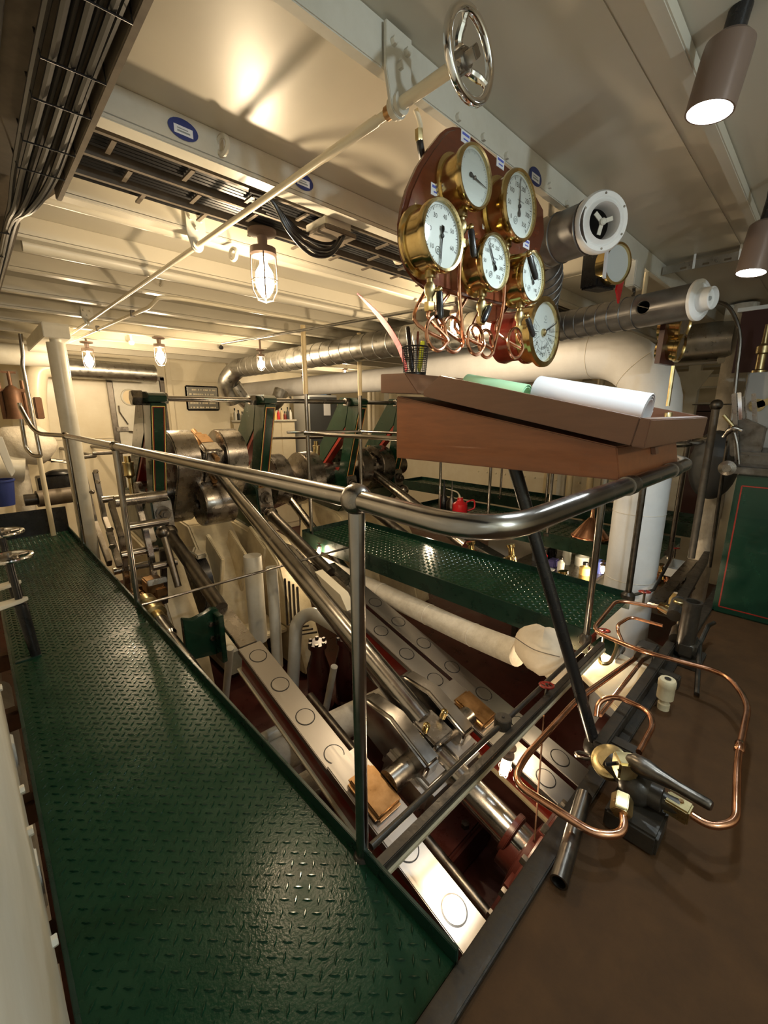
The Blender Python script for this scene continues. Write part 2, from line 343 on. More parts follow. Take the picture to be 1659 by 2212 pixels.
# ------------------------------------------------------------------ checker plate walkways
def lug_mesh(x0, x1, y0, y1, z, p, L, wd, h, mt, parent):
    b = MB(); c = math.sqrt(0.5); cx, cy = (x0+x1)/2, (y0+y1)/2; R = int(max(x1-x0, y1-y0)/p)+3
    for i in range(-R, R):
        for j in range(-R, R):
            x = cx+(i+j)*p*c; y = cy+(j-i)*p*c
            if not (x0+0.012 < x < x1-0.012 and y0+0.012 < y < y1-0.012): continue
            u = V3((c, -c, 0)) if (i+j) % 2 else V3((c, c, 0)); v = V3((-u.y, u.x, 0)); o = V3((x, y, z))
            a, e = u*L/2, v*wd/2
            b.add([o-a, o-e, o+a, o+e, o-a*0.6+V3((0, 0, h)), o-e*0.35+V3((0, 0, h)), o+a*0.6+V3((0, 0, h)), o+e*0.35+V3((0, 0, h))],
                  [(4, 5, 6, 7), (0, 1, 5, 4), (1, 2, 6, 5), (2, 3, 7, 6), (3, 0, 4, 7)])
    return stuff(b.build('tread_lugs', 'green_lug', parent))
def walkway(label, x0, x1, y0, y1, z, pitch, seams=(), kerbs='LRE', kh=0.05, kb=0.07, mt='green_plate'):
    t = thing('walkway', label, 'walkway', ((x0+x1)/2, (y0+y1)/2, z))
    ys = [y0, *seams, y1]
    for a, b2 in zip(ys, ys[1:]):
        MB().box(x0, x1, a+0.002, b2-0.002, z-0.008, z).build('plate', mt, t); lug_mesh(x0, x1, a+0.002, b2-0.002, z, pitch, pitch*0.95, pitch*0.26, 0.0045, mt, t)
    if 'L' in kerbs: MB().box(x0-0.012, x0, y0, y1, z-kb, z+kh*0.4).build('kerb', 'green_dark', t, bevel=0.002)
    if 'R' in kerbs: MB().box(x1, x1+0.012, y0, y1, z-kb, z+kh).build('kerb', 'green_dark', t, bevel=0.002)
    if 'E' in kerbs: MB().box(x0-0.012, x1+0.012, y1, y1+0.012, z-kb, z+kh).build('kerb', 'green_dark', t, bevel=0.002)
    return t
W1 = walkway('wide green checker plate walkway along the white casing, left of the engine', -0.03, 0.69, 0.45, 6.3, 0.0, 0.034, (3.02,), 'LR')
MB().box(-0.06, 0.70, 6.3, 6.312, -0.07, 0.30).build('end_plate', 'black', W1, bevel=0.002)
MB().box(-0.02, 0.10, 3.03, 3.06, 0.0, 0.006).build('floor_strip', 'green_dark', W1)
W2 = walkway('narrow green checker plate walkway between the cranks and the copper funnel', 2.67, 3.46, 0.86, 4.15, 0.0, 0.045, (), 'RE', kb=0.09)
MB().box(2.655, 2.67, 0.86, 4.15, -0.13, 0.035).build('kerb', 'green_dark', W2, bevel=0.002)

for k, (y0_, y1_, z_, m_) in enumerate(((0.6, 3.2, -0.22, 'lagging'), (1.2, 5.0, -0.45, 'white'))):
    tag(MB().cyl((-0.13-0.05*k, y0_, z_), (-0.13-0.05*k, y1_, z_), 0.07, n=14).build('side_pipe', m_), ('white lagged pipe in the gap beside the walkway', 'smooth white pipe low in the gap beside the walkway')[k], 'pipe')
for y in (1.3, 1.9, 2.6, 3.3): MB().box(-0.2, -0.045, y, y+0.06, -0.155, -0.05).build('edge_bracket', 'rust', W1, bevel=0.004)
# ------------------------------------------------------------------ the inclined steam engine
GA = math.radians(15.8); GU = V3((0, math.cos(GA), math.sin(GA))); GN = V3((0, -math.sin(GA), math.cos(GA))); EX = V3((1, 0, 0))
def gz(y): return -0.288 + math.tan(GA)*(y-2.827)
def GP(x, y, off=0.0): return V3((x, y, gz(y))) + GN*off
def slide_bar(label, xc, y1, plugs, head, wd=0.18):
    t = thing('slide_bar', label, 'slide bar', (xc, 1.4, gz(1.4)-0.3), 'inclined slide bars of the engine')
    def seg(ya, yb, x0, x1, o0, o1): a, b2 = GP(xc, ya, (o0+o1)/2), GP(xc, yb, (o0+o1)/2); return MB().obox((a+b2)/2+EX*((x0+x1)/2-xc), (b2-a)/2, EX*(x1-x0)/2, GN*(o1-o0)/2)
    seg(0.20, y1, xc-wd/2, xc+wd/2, -0.045, 0).build('bar', 'bright', t, bevel=0.004)
    seg(0.20, y1-0.05, xc-wd/2+0.010, xc+wd/2-0.010, -0.17, -0.046).build('web', 'red', t)
    seg(0.20, y1-0.02, xc-wd/2-0.012, xc+wd/2+0.012, -0.19, -0.17).build('lower_flange', 'cream_dirty', t, bevel=0.003)
    seg(y1+0.01, head, xc-wd/2+0.02, xc+wd/2-0.02, -0.05, -0.004).build('upper_end', 'steel', t, bevel=0.004)
    for y in plugs:
        c = GP(xc, y)
        b = MB(); b.lathe(c-GN*0.002, GN, [(0.057, 0), (0.0565, 0.0045)], 28); pl = b.build('plug', 'bright', t)
        b = MB(); b.lathe(c-GN*0.002, GN, [(0.064, 0), (0.064, 0.003), (0.0575, 0.003), (0.0575, 0.0)], 30, False); b.build('plug_seam', 'black', pl)
    return t
slide_bar('bright slide bar with round plugs beside the wide green walkway', 1.268, 2.78, [2.65-0.3*k for k in range(8)], 3.3)
slide_bar('left bar of the bright pair of slide bars in the middle of the engine', 2.262, 3.02, [2.985-0.3*k for k in range(9)], 3.5)
slide_bar('right bar of the bright pair, next to the white lagged pipe', 2.482, 3.02, [2.993-0.3*k for k in range(9)], 3.4)
# green cross bracket that carries the first slide bar
t = thing('green_bracket', 'dark green cast bracket carrying the upper end of the first slide bar', 'bracket', (1.02, 3.15, -0.5))
a = PX(385, 1330, 0.92); b = MB()
b.prism([(0.93, 3.20, -0.11), (1.0, 3.20, -0.14), (1.10, 3.20, -0.12), (1.15, 3.20, -0.10), (1.20, 3.20, -0.11), (1.20, 3.20, -0.50), (0.93, 3.20, -0.46)], (0, -0.06, 0))
b.build('plate', 'green', t, bevel=0.006)
MB().box(1.15, 1.19, 3.02, 3.16, -0.52, -0.12).build('rib', 'green', t, bevel=0.005)
for z in (-0.22, -0.34): b = MB(); nut(b, (1.13, 3.14, z), (0, -1, 0), 0.022, 0.02); b.build('nut', 'steel', t)
# four green frames
FX = [1.262, 2.38, 3.70, 4.62]
def frame(xc, label, stay=True):
    t = thing('engine_entablature', label, 'engine casting', (xc, 4.8, 0.1), 'green engine frames')
    hw = 0.066
    def pr(poly, x0, x1): return MB().prism([(x0, y, z) for y, z in poly], (x1-x0, 0, 0))
    pr([(4.215, 1.49), (4.30, 1.49), (4.44, 1.50), (4.68, 0.60), (4.52, 0.52)], xc-hw, xc+hw).build('front_leg', 'green', t, bevel=0.006)
    pr([(4.44, 1.50), (4.66, 1.52), (5.42, 0.56), (5.20, 0.56), (4.52, 1.22)], xc-hw, xc+hw).build('back_leg', 'green', t, bevel=0.006)
    pr([(4.22, 1.50), (4.205, 1.55), (4.26, 1.585), (4.60, 1.60), (4.67, 1.52), (4.44, 1.49)], xc-hw-0.012, xc+hw+0.012).build('cap', 'green', t, bevel=0.006)
    pr([(4.50, 0.56), (4.46, 0.22), (4.70, 0.02), (5.55, 0.10), (5.62, 0.42), (5.44, 0.58), (4.70, 0.62)], xc-hw-0.03, xc+hw+0.03).build('bearing_base', 'green', t, bevel=0.012)
    pr([(4.475, 1.22), (4.53, 1.21), (5.19, 0.60), (4.70, 0.615), (4.672, 0.655), (5.06, 0.645), (4.53, 1.145), (4.49, 1.165)], xc-hw+0.01, xc+hw-0.01).build('opening_rim', 'red', t)
    # painted lining on the front leg
    d = V3((0, 4.52-4.215, 0.52-1.49)).normalized(); n = V3((0, d.z, -d.y)); p0 = V3((xc, 4.215, 1.49)); L = 1.0168
    for nm, mt, ins, wd in (('gold_line', 'gold', 0.012, 0.005), ('red_line', 'red', 0.021, 0.006)):
        b = MB(); e0, e1 = 0.02+ins, L-0.02-ins; hx = hw-ins
        for sx in (-1, 1): b.obox(p0+d*(e0+e1)/2+EX*sx*hx+n*0.001, d*(e1-e0)/2, EX*wd/2, n*0.0012)
        for e in (e0, e1): b.obox(p0+d*e+n*0.001, d*wd/2, EX*hx, n*0.0012)
        b.build(nm, mt, t)
    # foot plate, nut and the round headed stay to the slide bar
    fp = MB().obox((xc+0.005, 4.475, 0.40), (0.085, 0, 0), (0, 0.012, 0), (0, 0.02, 0.15)).build('foot_plate', 'steel', t, bevel=0.006)
    b = MB(); b.lathe((xc, 4.465, 0.43), (0, -1, 0), [(0.072, 0), (0.072, 0.02)], 18); nut(b, (xc, 4.45, 0.43), (0, -1, 0), 0.052, 0.06); b.lathe((xc, 4.40, 0.43), (0, -1, 0), [(0.028, 0), (0.028, 0.03)], 12); b.build('nut', 'steel_dark', fp, bevel=0.003)
    MB().sph((xc, 4.37, 0.25), 0.085, 16, 10).build('stay_head', 'steel', t)
    if stay:
        b = MB(); b.lathe((xc, 4.37, 0.25), (0, 3.25-4.37, -0.16-0.25), [(0.07, 0), (0.058, 0.15), (0.058, 1.2)], 18); b.build('stay', 'steel_dark', t)
    return t
frame(FX[0], 'dark green lined engine frame nearest the wide walkway, holding the tie rod end nut')
frame(FX[1], 'dark green lined engine frame on the far side of the big crank')
frame(FX[2], 'dark green engine frame with a red edged opening behind the narrow walkway end')
frame(FX[3], 'dark green engine frame partly behind the wooden desk', stay=False)
# tie rods with hexagon nuts
for k, lab in enumerate(('steel tie rod above the big crank', 'steel tie rod in front of the grey cabinet', 'steel tie rod running behind the wooden desk')):
    x0, x1 = FX[k]+0.08, FX[k+1]-0.08; y, z = 4.42, 1.535
    t = thing('tie_rod', lab, 'tie rod', ((x0+x1)/2, y, z), 'tie rods between the green frames')
    MB().cyl((x0-0.05, y, z), (x1+0.05, y, z), 0.027, n=14).build('rod', 'rod', t)
    for xx, sx in ((x0-0.005, 1), (x1+0.005, -1)):
        b = MB(); nut(b, (xx, y, z), (sx, 0, 0), 0.058, 0.07); b.build('nut', 'steel', t, bevel=0.003)
    if k == 0:
        b = MB(); nut(b, (FX[0]-0.075, y, z), (-1, 0, 0), 0.075, 0.09); b.build('nut', 'steel', t, bevel=0.003)
# cranks: thick rounded webs on one shaft
SY, SZ = 4.88, 0.56
def stadium(c1, r1, c2, r2, n=14):
    P = []; d = V3((0, c2[0]-c1[0], c2[1]-c1[1])); a0 = math.atan2(d.z, d.y)
    for i in range(n+1): a = a0+math.pi/2+math.pi*i/n; P.append((c1[0]+r1*math.cos(a), c1[1]+r1*math.sin(a)))
    for i in range(n+1): a = a0-math.pi/2+math.pi*i/n; P.append((c2[0]+r2*math.cos(a), c2[1]+r2*math.sin(a)))
    return P
def crank(xa, xb, xc_, xd, pin, label, group='polished cranks'):
    t = thing('crank', label, 'crank', ((xa+xd)/2, SY, SZ), group)
    for x0, x1 in ((xa, xb), (xc_, xd)):
        MB().prism([(x0, y, z) for y, z in stadium((SY, SZ), 0.33, pin, 0.30)], (x1-x0, 0, 0)).build('web', 'steel', t, bevel=0.012)
    MB().cyl((xb-0.02, *pin), (xc_+0.02, *pin), 0.15, n=24).build('crank_pin', 'steel', t)
    return t
CK = crank(1.40, 1.64, 1.91, 2.14, (4.62, 0.93), 'large polished crank between the first two green frames')
crank(2.62, 2.84, 3.1, 3.34, (5.15, 0.42), 'polished crank behind the narrow walkway end')
crank(3.86, 4.06, 4.26, 4.50, (4.7, 0.62), 'polished crank between the far green frames')
t = thing('crankshaft', 'long steel crankshaft carried by the green frames', 'shaft', (2.9, SY, SZ-0.15))
for x0, x1 in ((1.15, 1.42), (2.12, 2.64), (3.32, 3.88), (4.48, 5.1)): MB().cyl((x0, SY, SZ), (x1, SY, SZ), 0.15, n=24).build('journal', 'steel', t)
# connecting rod, big end and crosshead of the first cylinder
CX = 1.775
t = thing('connecting_rod', 'long tapered steel connecting rod slanting down from the large crank', 'connecting rod', (CX, 3.0, 0.2))
KP, GPN = V3((CX, 4.50, 0.90)), V3((CX, 1.50, -0.51))
dv = (GPN-KP).normalized()
MB().lathe(KP+dv*0.1, dv, [(0.052, 0), (0.055, 0.4), (0.070, 1.6), (0.076, 2.5), (0.082, (GPN-KP).length-0.1)], 24).build('rod', 'rod', t)
b = MB(); sd = EX.cross(dv)
b.obox(KP+dv*0.02, dv*0.10, EX*0.105, sd*0.20); b.build('big_end', 'steel', t, bevel=0.03, seg=3)
b = MB(); b.obox(KP-dv*0.17, dv*0.12, EX*0.09, sd*0.19); b.build('bearing_cap', 'bronze', t, bevel=0.03, seg=3)
for s_ in (-1, 1):
    b = MB(); b.cyl(KP+sd*0.13*s_-dv*0.45, KP+sd*0.13*s_+dv*0.18, 0.03, n=10); nut(b, KP+sd*0.13*s_-dv*0.32, dv, 0.055, 0.06); b.build('cap_bolt', 'bronze', t)
MB().lathe((1.62, 4.50, 0.46), EX, [(0.055, 0.0), (0.22, 0.0), (0.235, 0.02), (0.235, 0.33), (0.055, 0.33), (0.055, 0.0)], 32, False).build('balance_boss', 'steel', CK, merge=True)
t = thing('crosshead', 'bright steel crosshead with bronze slippers running between the slide bars', 'crosshead', (CX, 1.6, -0.7))
def gb(x0, x1, ya, yb, o0, o1): a, b2 = GP((x0+x1)/2, ya, (o0+o1)/2), GP((x0+x1)/2, yb, (o0+o1)/2); return MB().obox((a+b2)/2, (b2-a)/2, EX*(x1-x0)/2, GN*(o1-o0)/2)
gb(1.50, 2.05, 1.22, 1.60, -0.16, 0.10).build('block', 'bright', t, bevel=0.05, seg=3)
for x0, x1 in ((1.17, 1.40), (2.135, 2.36)):
    gb(x0, x1, 1.16, 1.70, 0.002, 0.035).build('slipper', 'bright', t, bevel=0.006)
    gb(x0+0.02, x1-0.02, 1.30, 1.56, 0.035, 0.085).build('slipper_cap', 'bronze', t, bevel=0.02, seg=3)
b = MB(); a = GP(1.385, 1.42, 0.06); c = GP(2.15, 1.42, 0.06); b.cyl(a, c, 0.07, n=20); b.build('gudgeon_pin', 'steel', t)
for x in (1.60, 1.95):
    b = MB(); b.prism([GP(x-0.06, y, 0) + GN*o for y, o in ((1.30, 0.08), (1.30, 0.20), (1.62, 0.26), (1.84, 0.20), (1.92, 0.08), (1.84, -0.04), (1.5, -0.08))], EX*0.12); b.build('fork', 'rod', t, bevel=0.02, seg=3)
b = MB(); b.obox(GP(CX, 1.46, 0.17), EX*0.09, GU*0.10, GN*0.03); b.build('oil_box', 'steel', t, bevel=0.012)
for x in (1.69, 1.86): MB().lathe(GP(x, 1.46, 0.22), GN, [(0.022, 0), (0.022, 0.05), (0.014, 0.055)], 10).build('oil_cup', 'brass', t)
t = thing('piston_rod', 'bright steel piston rod running under the black cross beam', 'piston rod', (CX, 0.8, -0.8))
PR0 = V3((CX-0.02, 1.45, -0.63)); MB().cyl(PR0, PR0-GU*1.15, 0.085, n=24).build('rod', 'rod', t)
MB().lathe(PR0-GU*0.62, -GU, [(0.112, 0), (0.112, 0.03), (0.095, 0.04)], 28).build('gland', 'red_dark', t, bevel=0.003)
# cylinder end covers below the platform
for xc, lab in ((1.76, 'dark red ribbed cylinder cover below the platform edge, around the piston rod'), (2.98, 'dark red cylinder cover below the narrow walkway')):
    t = thing('cylinder_cover', lab, 'cylinder', (xc, 0.45, -1.2)); c = V3((xc, 0.72, -0.90))
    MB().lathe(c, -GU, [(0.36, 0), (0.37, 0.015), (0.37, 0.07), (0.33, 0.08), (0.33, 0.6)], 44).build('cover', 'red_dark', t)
    for k in range(12):
        a = 2*math.pi*k/12+0.15; d = EX*math.cos(a)+GN*math.sin(a); q = c+d*0.335
        b = MB(); nut(b, q, GU, 0.024, 0.035); b.build('nut', 'steel_dark', t)
        if k % 2: b = MB(); b.beam(c+d*0.19+GU*0.015, c+d*0.30+GU*0.015, 0.025, 0.05, side=d.cross(GU)); b.build('rib', 'red_dark', t)
    b = MB(); b.torus(c+GU*0.008, GU, 0.28, 0.014, 40, 8); b.build('rim', 'red_dark', t)
    b = MB(); b.lathe(c, GU, [(0.19, -0.02), (0.19, 0.05), (0.13, 0.06), (0.13, 0.14)], 28); b.build('stuffing_box', 'red_dark', t, bevel=0.004)
for x, lab in ((1.50, 'steel stay rod low in the pit beside the first slide bar'), (2.03, 'steel stay rod low in the pit beside the middle slide bars')):
    q = V3((x, 0.72, -1.10)); tag(MB().cyl(q, q+GU*1.7, 0.032, n=12).build('stay_rod', 'steel_dark'), lab, 'rod')
t = thing('sole_plate', 'dark red cross casting with bolts on the pit floor', 'casting', (1.76, 1.35, -1.45))
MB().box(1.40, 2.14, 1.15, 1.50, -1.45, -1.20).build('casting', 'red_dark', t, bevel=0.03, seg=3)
for x in (1.48, 1.62, 1.90, 2.06):
    for y in (1.22, 1.43): b = MB(); nut(b, (x, y, -1.205), (0, 0, 1), 0.028, 0.035); b.build('nut', 'steel_dark', t)
# second cylinder gear seen under and behind the narrow walkway
t = thing('connecting_rod', 'dark steel connecting rod beside the narrow walkway, running to the far crank', 'connecting rod', (3.0, 3.0, -0.2))
MB().lathe((2.97, 5.05, 0.36), (0, -2.45, -1.48), [(0.05, 0), (0.06, 1.4), (0.07, 2.7)], 20).build('rod', 'steel', t)
MB().obox((2.97, 5.14, 0.42), (0.1, 0, 0), (0, 0.14, 0.05), (0, -0.05, 0.2)).build('big_end', 'steel', t, bevel=0.03, seg=3)
# cream bed castings under the crankshaft
t = thing('bed_casting', 'cream painted bearing pedestal below the large crank', 'pedestal', (1.9, 4.6, -1.4))
for x0, x1 in ((2.22, 2.52),):
    MB().prism([(x0, y, z) for y, z in ((4.28, -0.02), (4.70, 0.03), (5.55, 0.11), (5.9, -1.40), (3.55, -1.40), (3.75, -0.9), (4.0, -0.2))], (x1-x0, 0, 0)).build('pedestal', 'cream_dirty', t, bevel=0.02)
MB().prism([(1.62, y, z) for y, z in ((4.9, 0.15), (5.6, 0.2), (5.9, -1.40), (4.1, -1.40), (4.25, -0.9), (4.6, -0.15))], (0.5, 0, 0)).build('web_plate', 'cream_dirty', t, bevel=0.02)
b = MB()
for k in range(3): b.obox((1.72+0.25*k, 4.55, -0.42), (0.02, 0, 0), (0, 0.18, 0.1), (0, -0.14, 0.42))
b.build('rib', 'cream_dirty', t, bevel=0.008)
MB().box(1.55, 2.21, 3.85, 6.9, -0.98, -0.93).build('drip_tray', 'cream', t, bevel=0.01)
b = MB(); b.lathe((1.52, 4.62, -0.42), EX, [(0.36, 0), (0.36, 0.1)], 32); b.build('pump_drum', 'black', t, bevel=0.01)
MB().box(1.50, 1.60, 4.36, 4.74, -0.09, -0.04).build('pump_lid', 'chrome', t, bevel=0.01)
for xc in FX[:1]+[3.70, 4.62]:
    tag(MB().prism([(xc-0.14, y, z) for y, z in ((4.58, -0.02), (4.70, 0.03), (5.55, 0.11), (5.8, -1.44), (3.9, -1.44), (4.1, -0.7))], (0.28, 0, 0)).build('bed_casting', 'cream_dirty', bevel=0.02), {FX[0]: 'cream bearing pedestal under the frame by the wide walkway', 3.70: 'cream bearing pedestal under the frame behind the narrow walkway', 4.62: 'cream bearing pedestal under the frame behind the desk'}[xc], 'pedestal')
# ------------------------------------------------------------------ valve gear between walkway and first frame
t = thing('valve_gear', 'oily steel valve gear links beside the wide walkway kerb', 'valve gear', (0.95, 4.6, -0.3))
def bar(name, pts, X, th, wd, mt='steel_dark'):
    b = MB(); P = [PX(px, py, X) for px, py in pts]
    for p, q in zip(P, P[1:]): b.beam(p-(q-p).normalized()*wd*0.2, q+(q-p).normalized()*wd*0.2, th, wd, side=EX)
    return b.build(name, mt, t, bevel=0.006)
bar('eccentric_rod', [(206, 1022), (226, 1120), (262, 1215)], 1.06, 0.05, 0.10)
bar('eccentric_rod', [(182, 1030), (205, 1130), (236, 1215)], 0.90, 0.05, 0.10)
bar('expansion_link', [(240, 1088), (262, 1160), (272, 1240), (276, 1285)], 0.86, 0.045, 0.075, 'steel')
bar('expansion_link', [(296, 1080), (312, 1140), (326, 1200), (334, 1258)], 1.02, 0.045, 0.075, 'steel')
bar('drag_link', [(236, 1148), (258, 1222)], 0.80, 0.05, 0.06, 'steel')
bar('drag_link', [(318, 1128), (330, 1168)], 1.08, 0.06, 0.05, 'bright')
bar('side_rod', [(352, 1190), (356, 1300)], 1.10, 0.05, 0.05)
bar('rocking_arm', [(236, 1262), (250, 1295), (292, 1290)], 0.86, 0.05, 0.09, 'bronze')
bar('rocking_arm', [(300, 1250), (340, 1256)], 1.0, 0.16, 0.05, 'steel')
for (px, py, X, ln) in ((220, 1080, 0.88, 0.25), (270, 1140, 0.82, 0.34), (262, 1200, 0.80, 0.3), (245, 1235, 0.78, 0.3), (330, 1225, 0.98, 0.2)):
    b = MB(); p = PX(px, py, X); b.cyl(p, p+EX*ln, 0.035, n=14); b.build('pin', 'rod', t)
for (px, py, X) in ((208, 1018, 1.0), (200, 1062, 0.88), (327, 1132, 1.1), (331, 1163, 1.1), (239, 1143, 0.78), (244, 1180, 0.78), (212, 1040, 1.0)):
    b = MB(); p = PX(px, py, X); nut(b, p, (-0.6, -1, 0), 0.026, 0.035); b.build('nut', 'steel', t)
b = MB(); p = PX(262, 1082, 0.85); b.cyl(p+V3((-0.05, 0, 0)), p+EX*0.36, 0.05, n=14); b.build('weigh_shaft', 'steel', t)
b = MB()
for (px, py, X, s_) in ((330, 1262, 0.98, 0.07), (322, 1292, 0.94, 0.06), (300, 1285, 0.9, 0.06), (345, 1275, 1.02, 0.05)): p = PX(px, py, X); b.obox(p, (s_, 0, 0), (0, s_*1.2, 0), (0, 0, s_*0.9))
b.build('guide_block', 'bronze', t, bevel=0.012)
b = MB(); V0, V1 = PX(345, 1340, 0.845), PX(520, 1580, 0.845); dd = (V1-V0).normalized()
b.lathe(V0-dd*0.35, dd, [(0.075, 0), (0.075, 0.08), (0.05, 0.09), (0.05, 0.2), (0.085, 0.21), (0.085, 0.26), (0.055, 0.27), (0.055, 0.36)], 20); b.build('gland', 'brass_dull', t)
b = MB(); b.lathe(V0-dd*0.02, dd, [(0.052, 0), (0.052, 0.25), (0.036, 0.27), (0.036, 3.0)], 18); b.build('valve_spindle', 'rod', t)
b = MB(); p = PX(352, 1150, 1.12); b.sph(p, 0.06, 12, 8); b.cyl(p, p+V3((0, -0.25, -0.45)), 0.03, n=10); b.build('lever_ball', 'steel_dark', t)
# ------------------------------------------------------------------ pipes and lagging down in the pit
def pipe(name, label, cat, pts, r, mt, group=None, rad=0.1, n=12, extra=None):
    b = MB(); b.tube(rounded([V3((p.x, p.y, max(p.z, -1.445+(r if len(pts) > 2 else 0)))) for p in pts], rad), r, n); o = b.build(name, mt); return tag(o, label, cat, group)
LP = [PX(600, 1168, 2.70), PX(700, 1222, 2.70), PX(850, 1292, 2.69), PX(1000, 1362, 2.63), PX(1120, 1412, 2.52)]
t = thing('lagged_pipe', 'fat white lagged steam pipe running beside the narrow walkway', 'pipe', LP[2])
MB().tube(bez(LP, 6), 0.092, 18).build('lagging', 'lagging', t)
for k in range(5):
    LB = bez(LP, 6); q = LB[3+4*k]; b = MB(); b.torus(q, LB[4+4*k]-LB[2+4*k], 0.092, 0.004, 20, 5); b.build('band', 'lagging', t)
c = PX(1172, 1403, 2.46); b = MB(); b.sph(c, 0.178, 20, 12, (0.9, 1.05, 0.85))
for i, v in enumerate(b.v):
    d = v-c; a = math.atan2(d.x, d.y); b.v[i] = c+d*(1+0.05*math.sin(3*a+1)+0.03*math.sin(7*a)*math.cos(5*d.z/0.178))
b.build('canvas_jacket', 'canvas', t)
MB().tube([c+V3((0, -0.05, -0.04)), c+V3((0, -0.14, -0.10)), PX(1225, 1452, 2.46)+V3((0, 0.02, -0.05))], 0.10, 16).build('jacket_tail', 'canvas', t)
b = MB(); b.tube(bez([c+V3((-0.12, -0.16, 0.07)), c+V3((-0.17, -0.02, 0.08)), c+V3((-0.12, 0.14, 0.08))], 5), 0.003, 5); b.build('lacing', 'tray', t)
for k in range(5):
    x = 2.79+0.022*k; z = -0.30-0.012*k
    o = MB().cyl((x, 4.0, z), (x, 1.5, z-0.05), 0.010, n=8).build('copper_pipe', 'copper'); tag(o, 'thin copper pipe in the row under the narrow walkway', 'pipe', 'row of copper pipes under the walkway')
for (n_, pts, r, lab) in (
    ('white_pipe', [PX(586, 1225, 1.9), PX(592, 1300, 1.9), PX(600, 1440, 1.9)], 0.055, 'upright white pipe below the connecting rod'),
    ('white_pipe', [PX(632, 1490, 1.9), PX(640, 1342, 1.9), PX(672, 1322, 2.0), PX(760, 1372, 2.05)], 0.060, 'white lagged pipe with a tight bend below the connecting rod'),
    ('white_pipe', [PX(497, 1400, 1.45), PX(492, 1560, 1.45)], 0.035, 'flat white post behind the first slide bar'),
    ('white_pipe', [PX(722, 1440, 2.0), PX(700, 1560, 2.0)], 0.032, 'short slanting white pipe with a flange down in the pit'),
    ('lagged_pipe', [PZ(545, 1660, -1.1), PZ(900, 1482, -1.1)], 0.13, 'thick white lagged pipe crossing under the first slide bar'),
    ('lagged_pipe', [PZ(575, 1745, -1.12), PZ(720, 1655, -1.12), PZ(770, 1620, -1.2)], 0.075, 'white pipe elbow below the thick crossing pipe'),
    ('white_pipe', [PZ(560, 1600, -0.95), PZ(620, 1568, -0.95), PZ(650, 1535, -0.9)], 0.045, 'short white pipe leaning on the thick crossing pipe'),
    ('white_pipe', [PZ(610, 1800, -1.36), PZ(690, 1690, -1.36)], 0.05, 'white pipe beside the walkway kerb below the slide bar'),
    ('white_pipe', [PX(545, 1200, 1.85), V3((1.85, PX(545, 1200, 1.85).y, -0.93))], 0.09, 'stout white post below the large crank'),
    ):
    pipe(n_, lab, 'pipe', pts, r, 'lagging' if n_ == 'lagged_pipe' else 'white')
b = MB()
for k in range(4): p = PX(615+9*k, 1250+6*k, 2.02); b.tube([p, p+V3((0, 0, -0.5)), p+V3((0.2, 0, -0.55))], 0.012, 6)
tag(b.build('small_bore_pipes', 'steel_dark'), 'cluster of thin dark pipes behind the upright white pipe', 'pipe')
for (px, py, X, w_, h_, mt, lab) in ((690, 1500, 2.06, 0.11, 0.35, 'red_dark', 'dark red pump body down in the pit'), (745, 1420, 2.3, 0.1, 0.25, 'red_dark', 'dark red casting under the middle slide bars')):
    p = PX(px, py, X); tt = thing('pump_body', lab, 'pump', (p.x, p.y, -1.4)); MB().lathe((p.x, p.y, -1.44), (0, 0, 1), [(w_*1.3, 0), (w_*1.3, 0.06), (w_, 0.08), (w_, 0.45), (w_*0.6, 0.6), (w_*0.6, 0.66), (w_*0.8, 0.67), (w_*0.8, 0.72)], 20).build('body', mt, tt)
    for k in range(6): b = MB(); nut(b, (p.x+w_*0.68*math.cos(k), p.y+w_*0.68*math.sin(k), -0.72), (0, 0, 1), 0.018, 0.02); b.build('nut', 'steel_dark', tt)
# plate head of the middle slide bars
t = thing('guide_head', 'stepped steel plate at the head of the middle slide bars', 'bracket', PX(660, 1260, 2.3))
b = MB(); b.prism([PX(px, py, 2.135) for px, py in ((600, 1170), (632, 1180), (715, 1268), (710, 1283), (730, 1300), (722, 1318), (690, 1290), (683, 1262), (640, 1215))], (0.025, 0, 0)); b.build('plate', 'steel', t, bevel=0.004)
b = MB(); b.prism([PX(px, py, 2.05) for px, py in ((680, 1235), (735, 1285), (750, 1320), (720, 1310))], (0.084, 0, 0)); b.build('lit_face', 'cream', t)  # white-lit sloped face of the steel head, its light put into the cream colour
# ------------------------------------------------------------------ guard rails
RZ = 1.18
t = thing('guard_rail', 'polished steel guard rail with ball joints along the wide walkway and under the desk', 'railing', (0.70, 0.83, 0))
far = V3((0.70, 5.38, RZ))
MB().cyl((0.70, 0.83, RZ), far, 0.0265, 0.0245, n=16).build('rail', 'rod', t)
P = rounded([V3((0.70, 0.83, RZ)), V3((0.655, 0.40, RZ)), V3((1.0, 0.405, RZ)), V3((2.34, 0.405, RZ)), V3((2.66, 0.88, RZ))], 0.22, 8)
MB().tube(P, 0.0265, 16).build('rail', 'rod', t)
for x in (1.415, 1.93): b = MB(); b.lathe((x, 0.405, RZ), EX, [(0.030, 0), (0.031, 0.01), (0.031, 0.05), (0.030, 0.06)], 16); b.build('sleeve', 'steel', t)
MB().cyl((2.66, 0.88, RZ), (2.67, 4.02, RZ), 0.022, n=14).build('rail', 'rod', t)
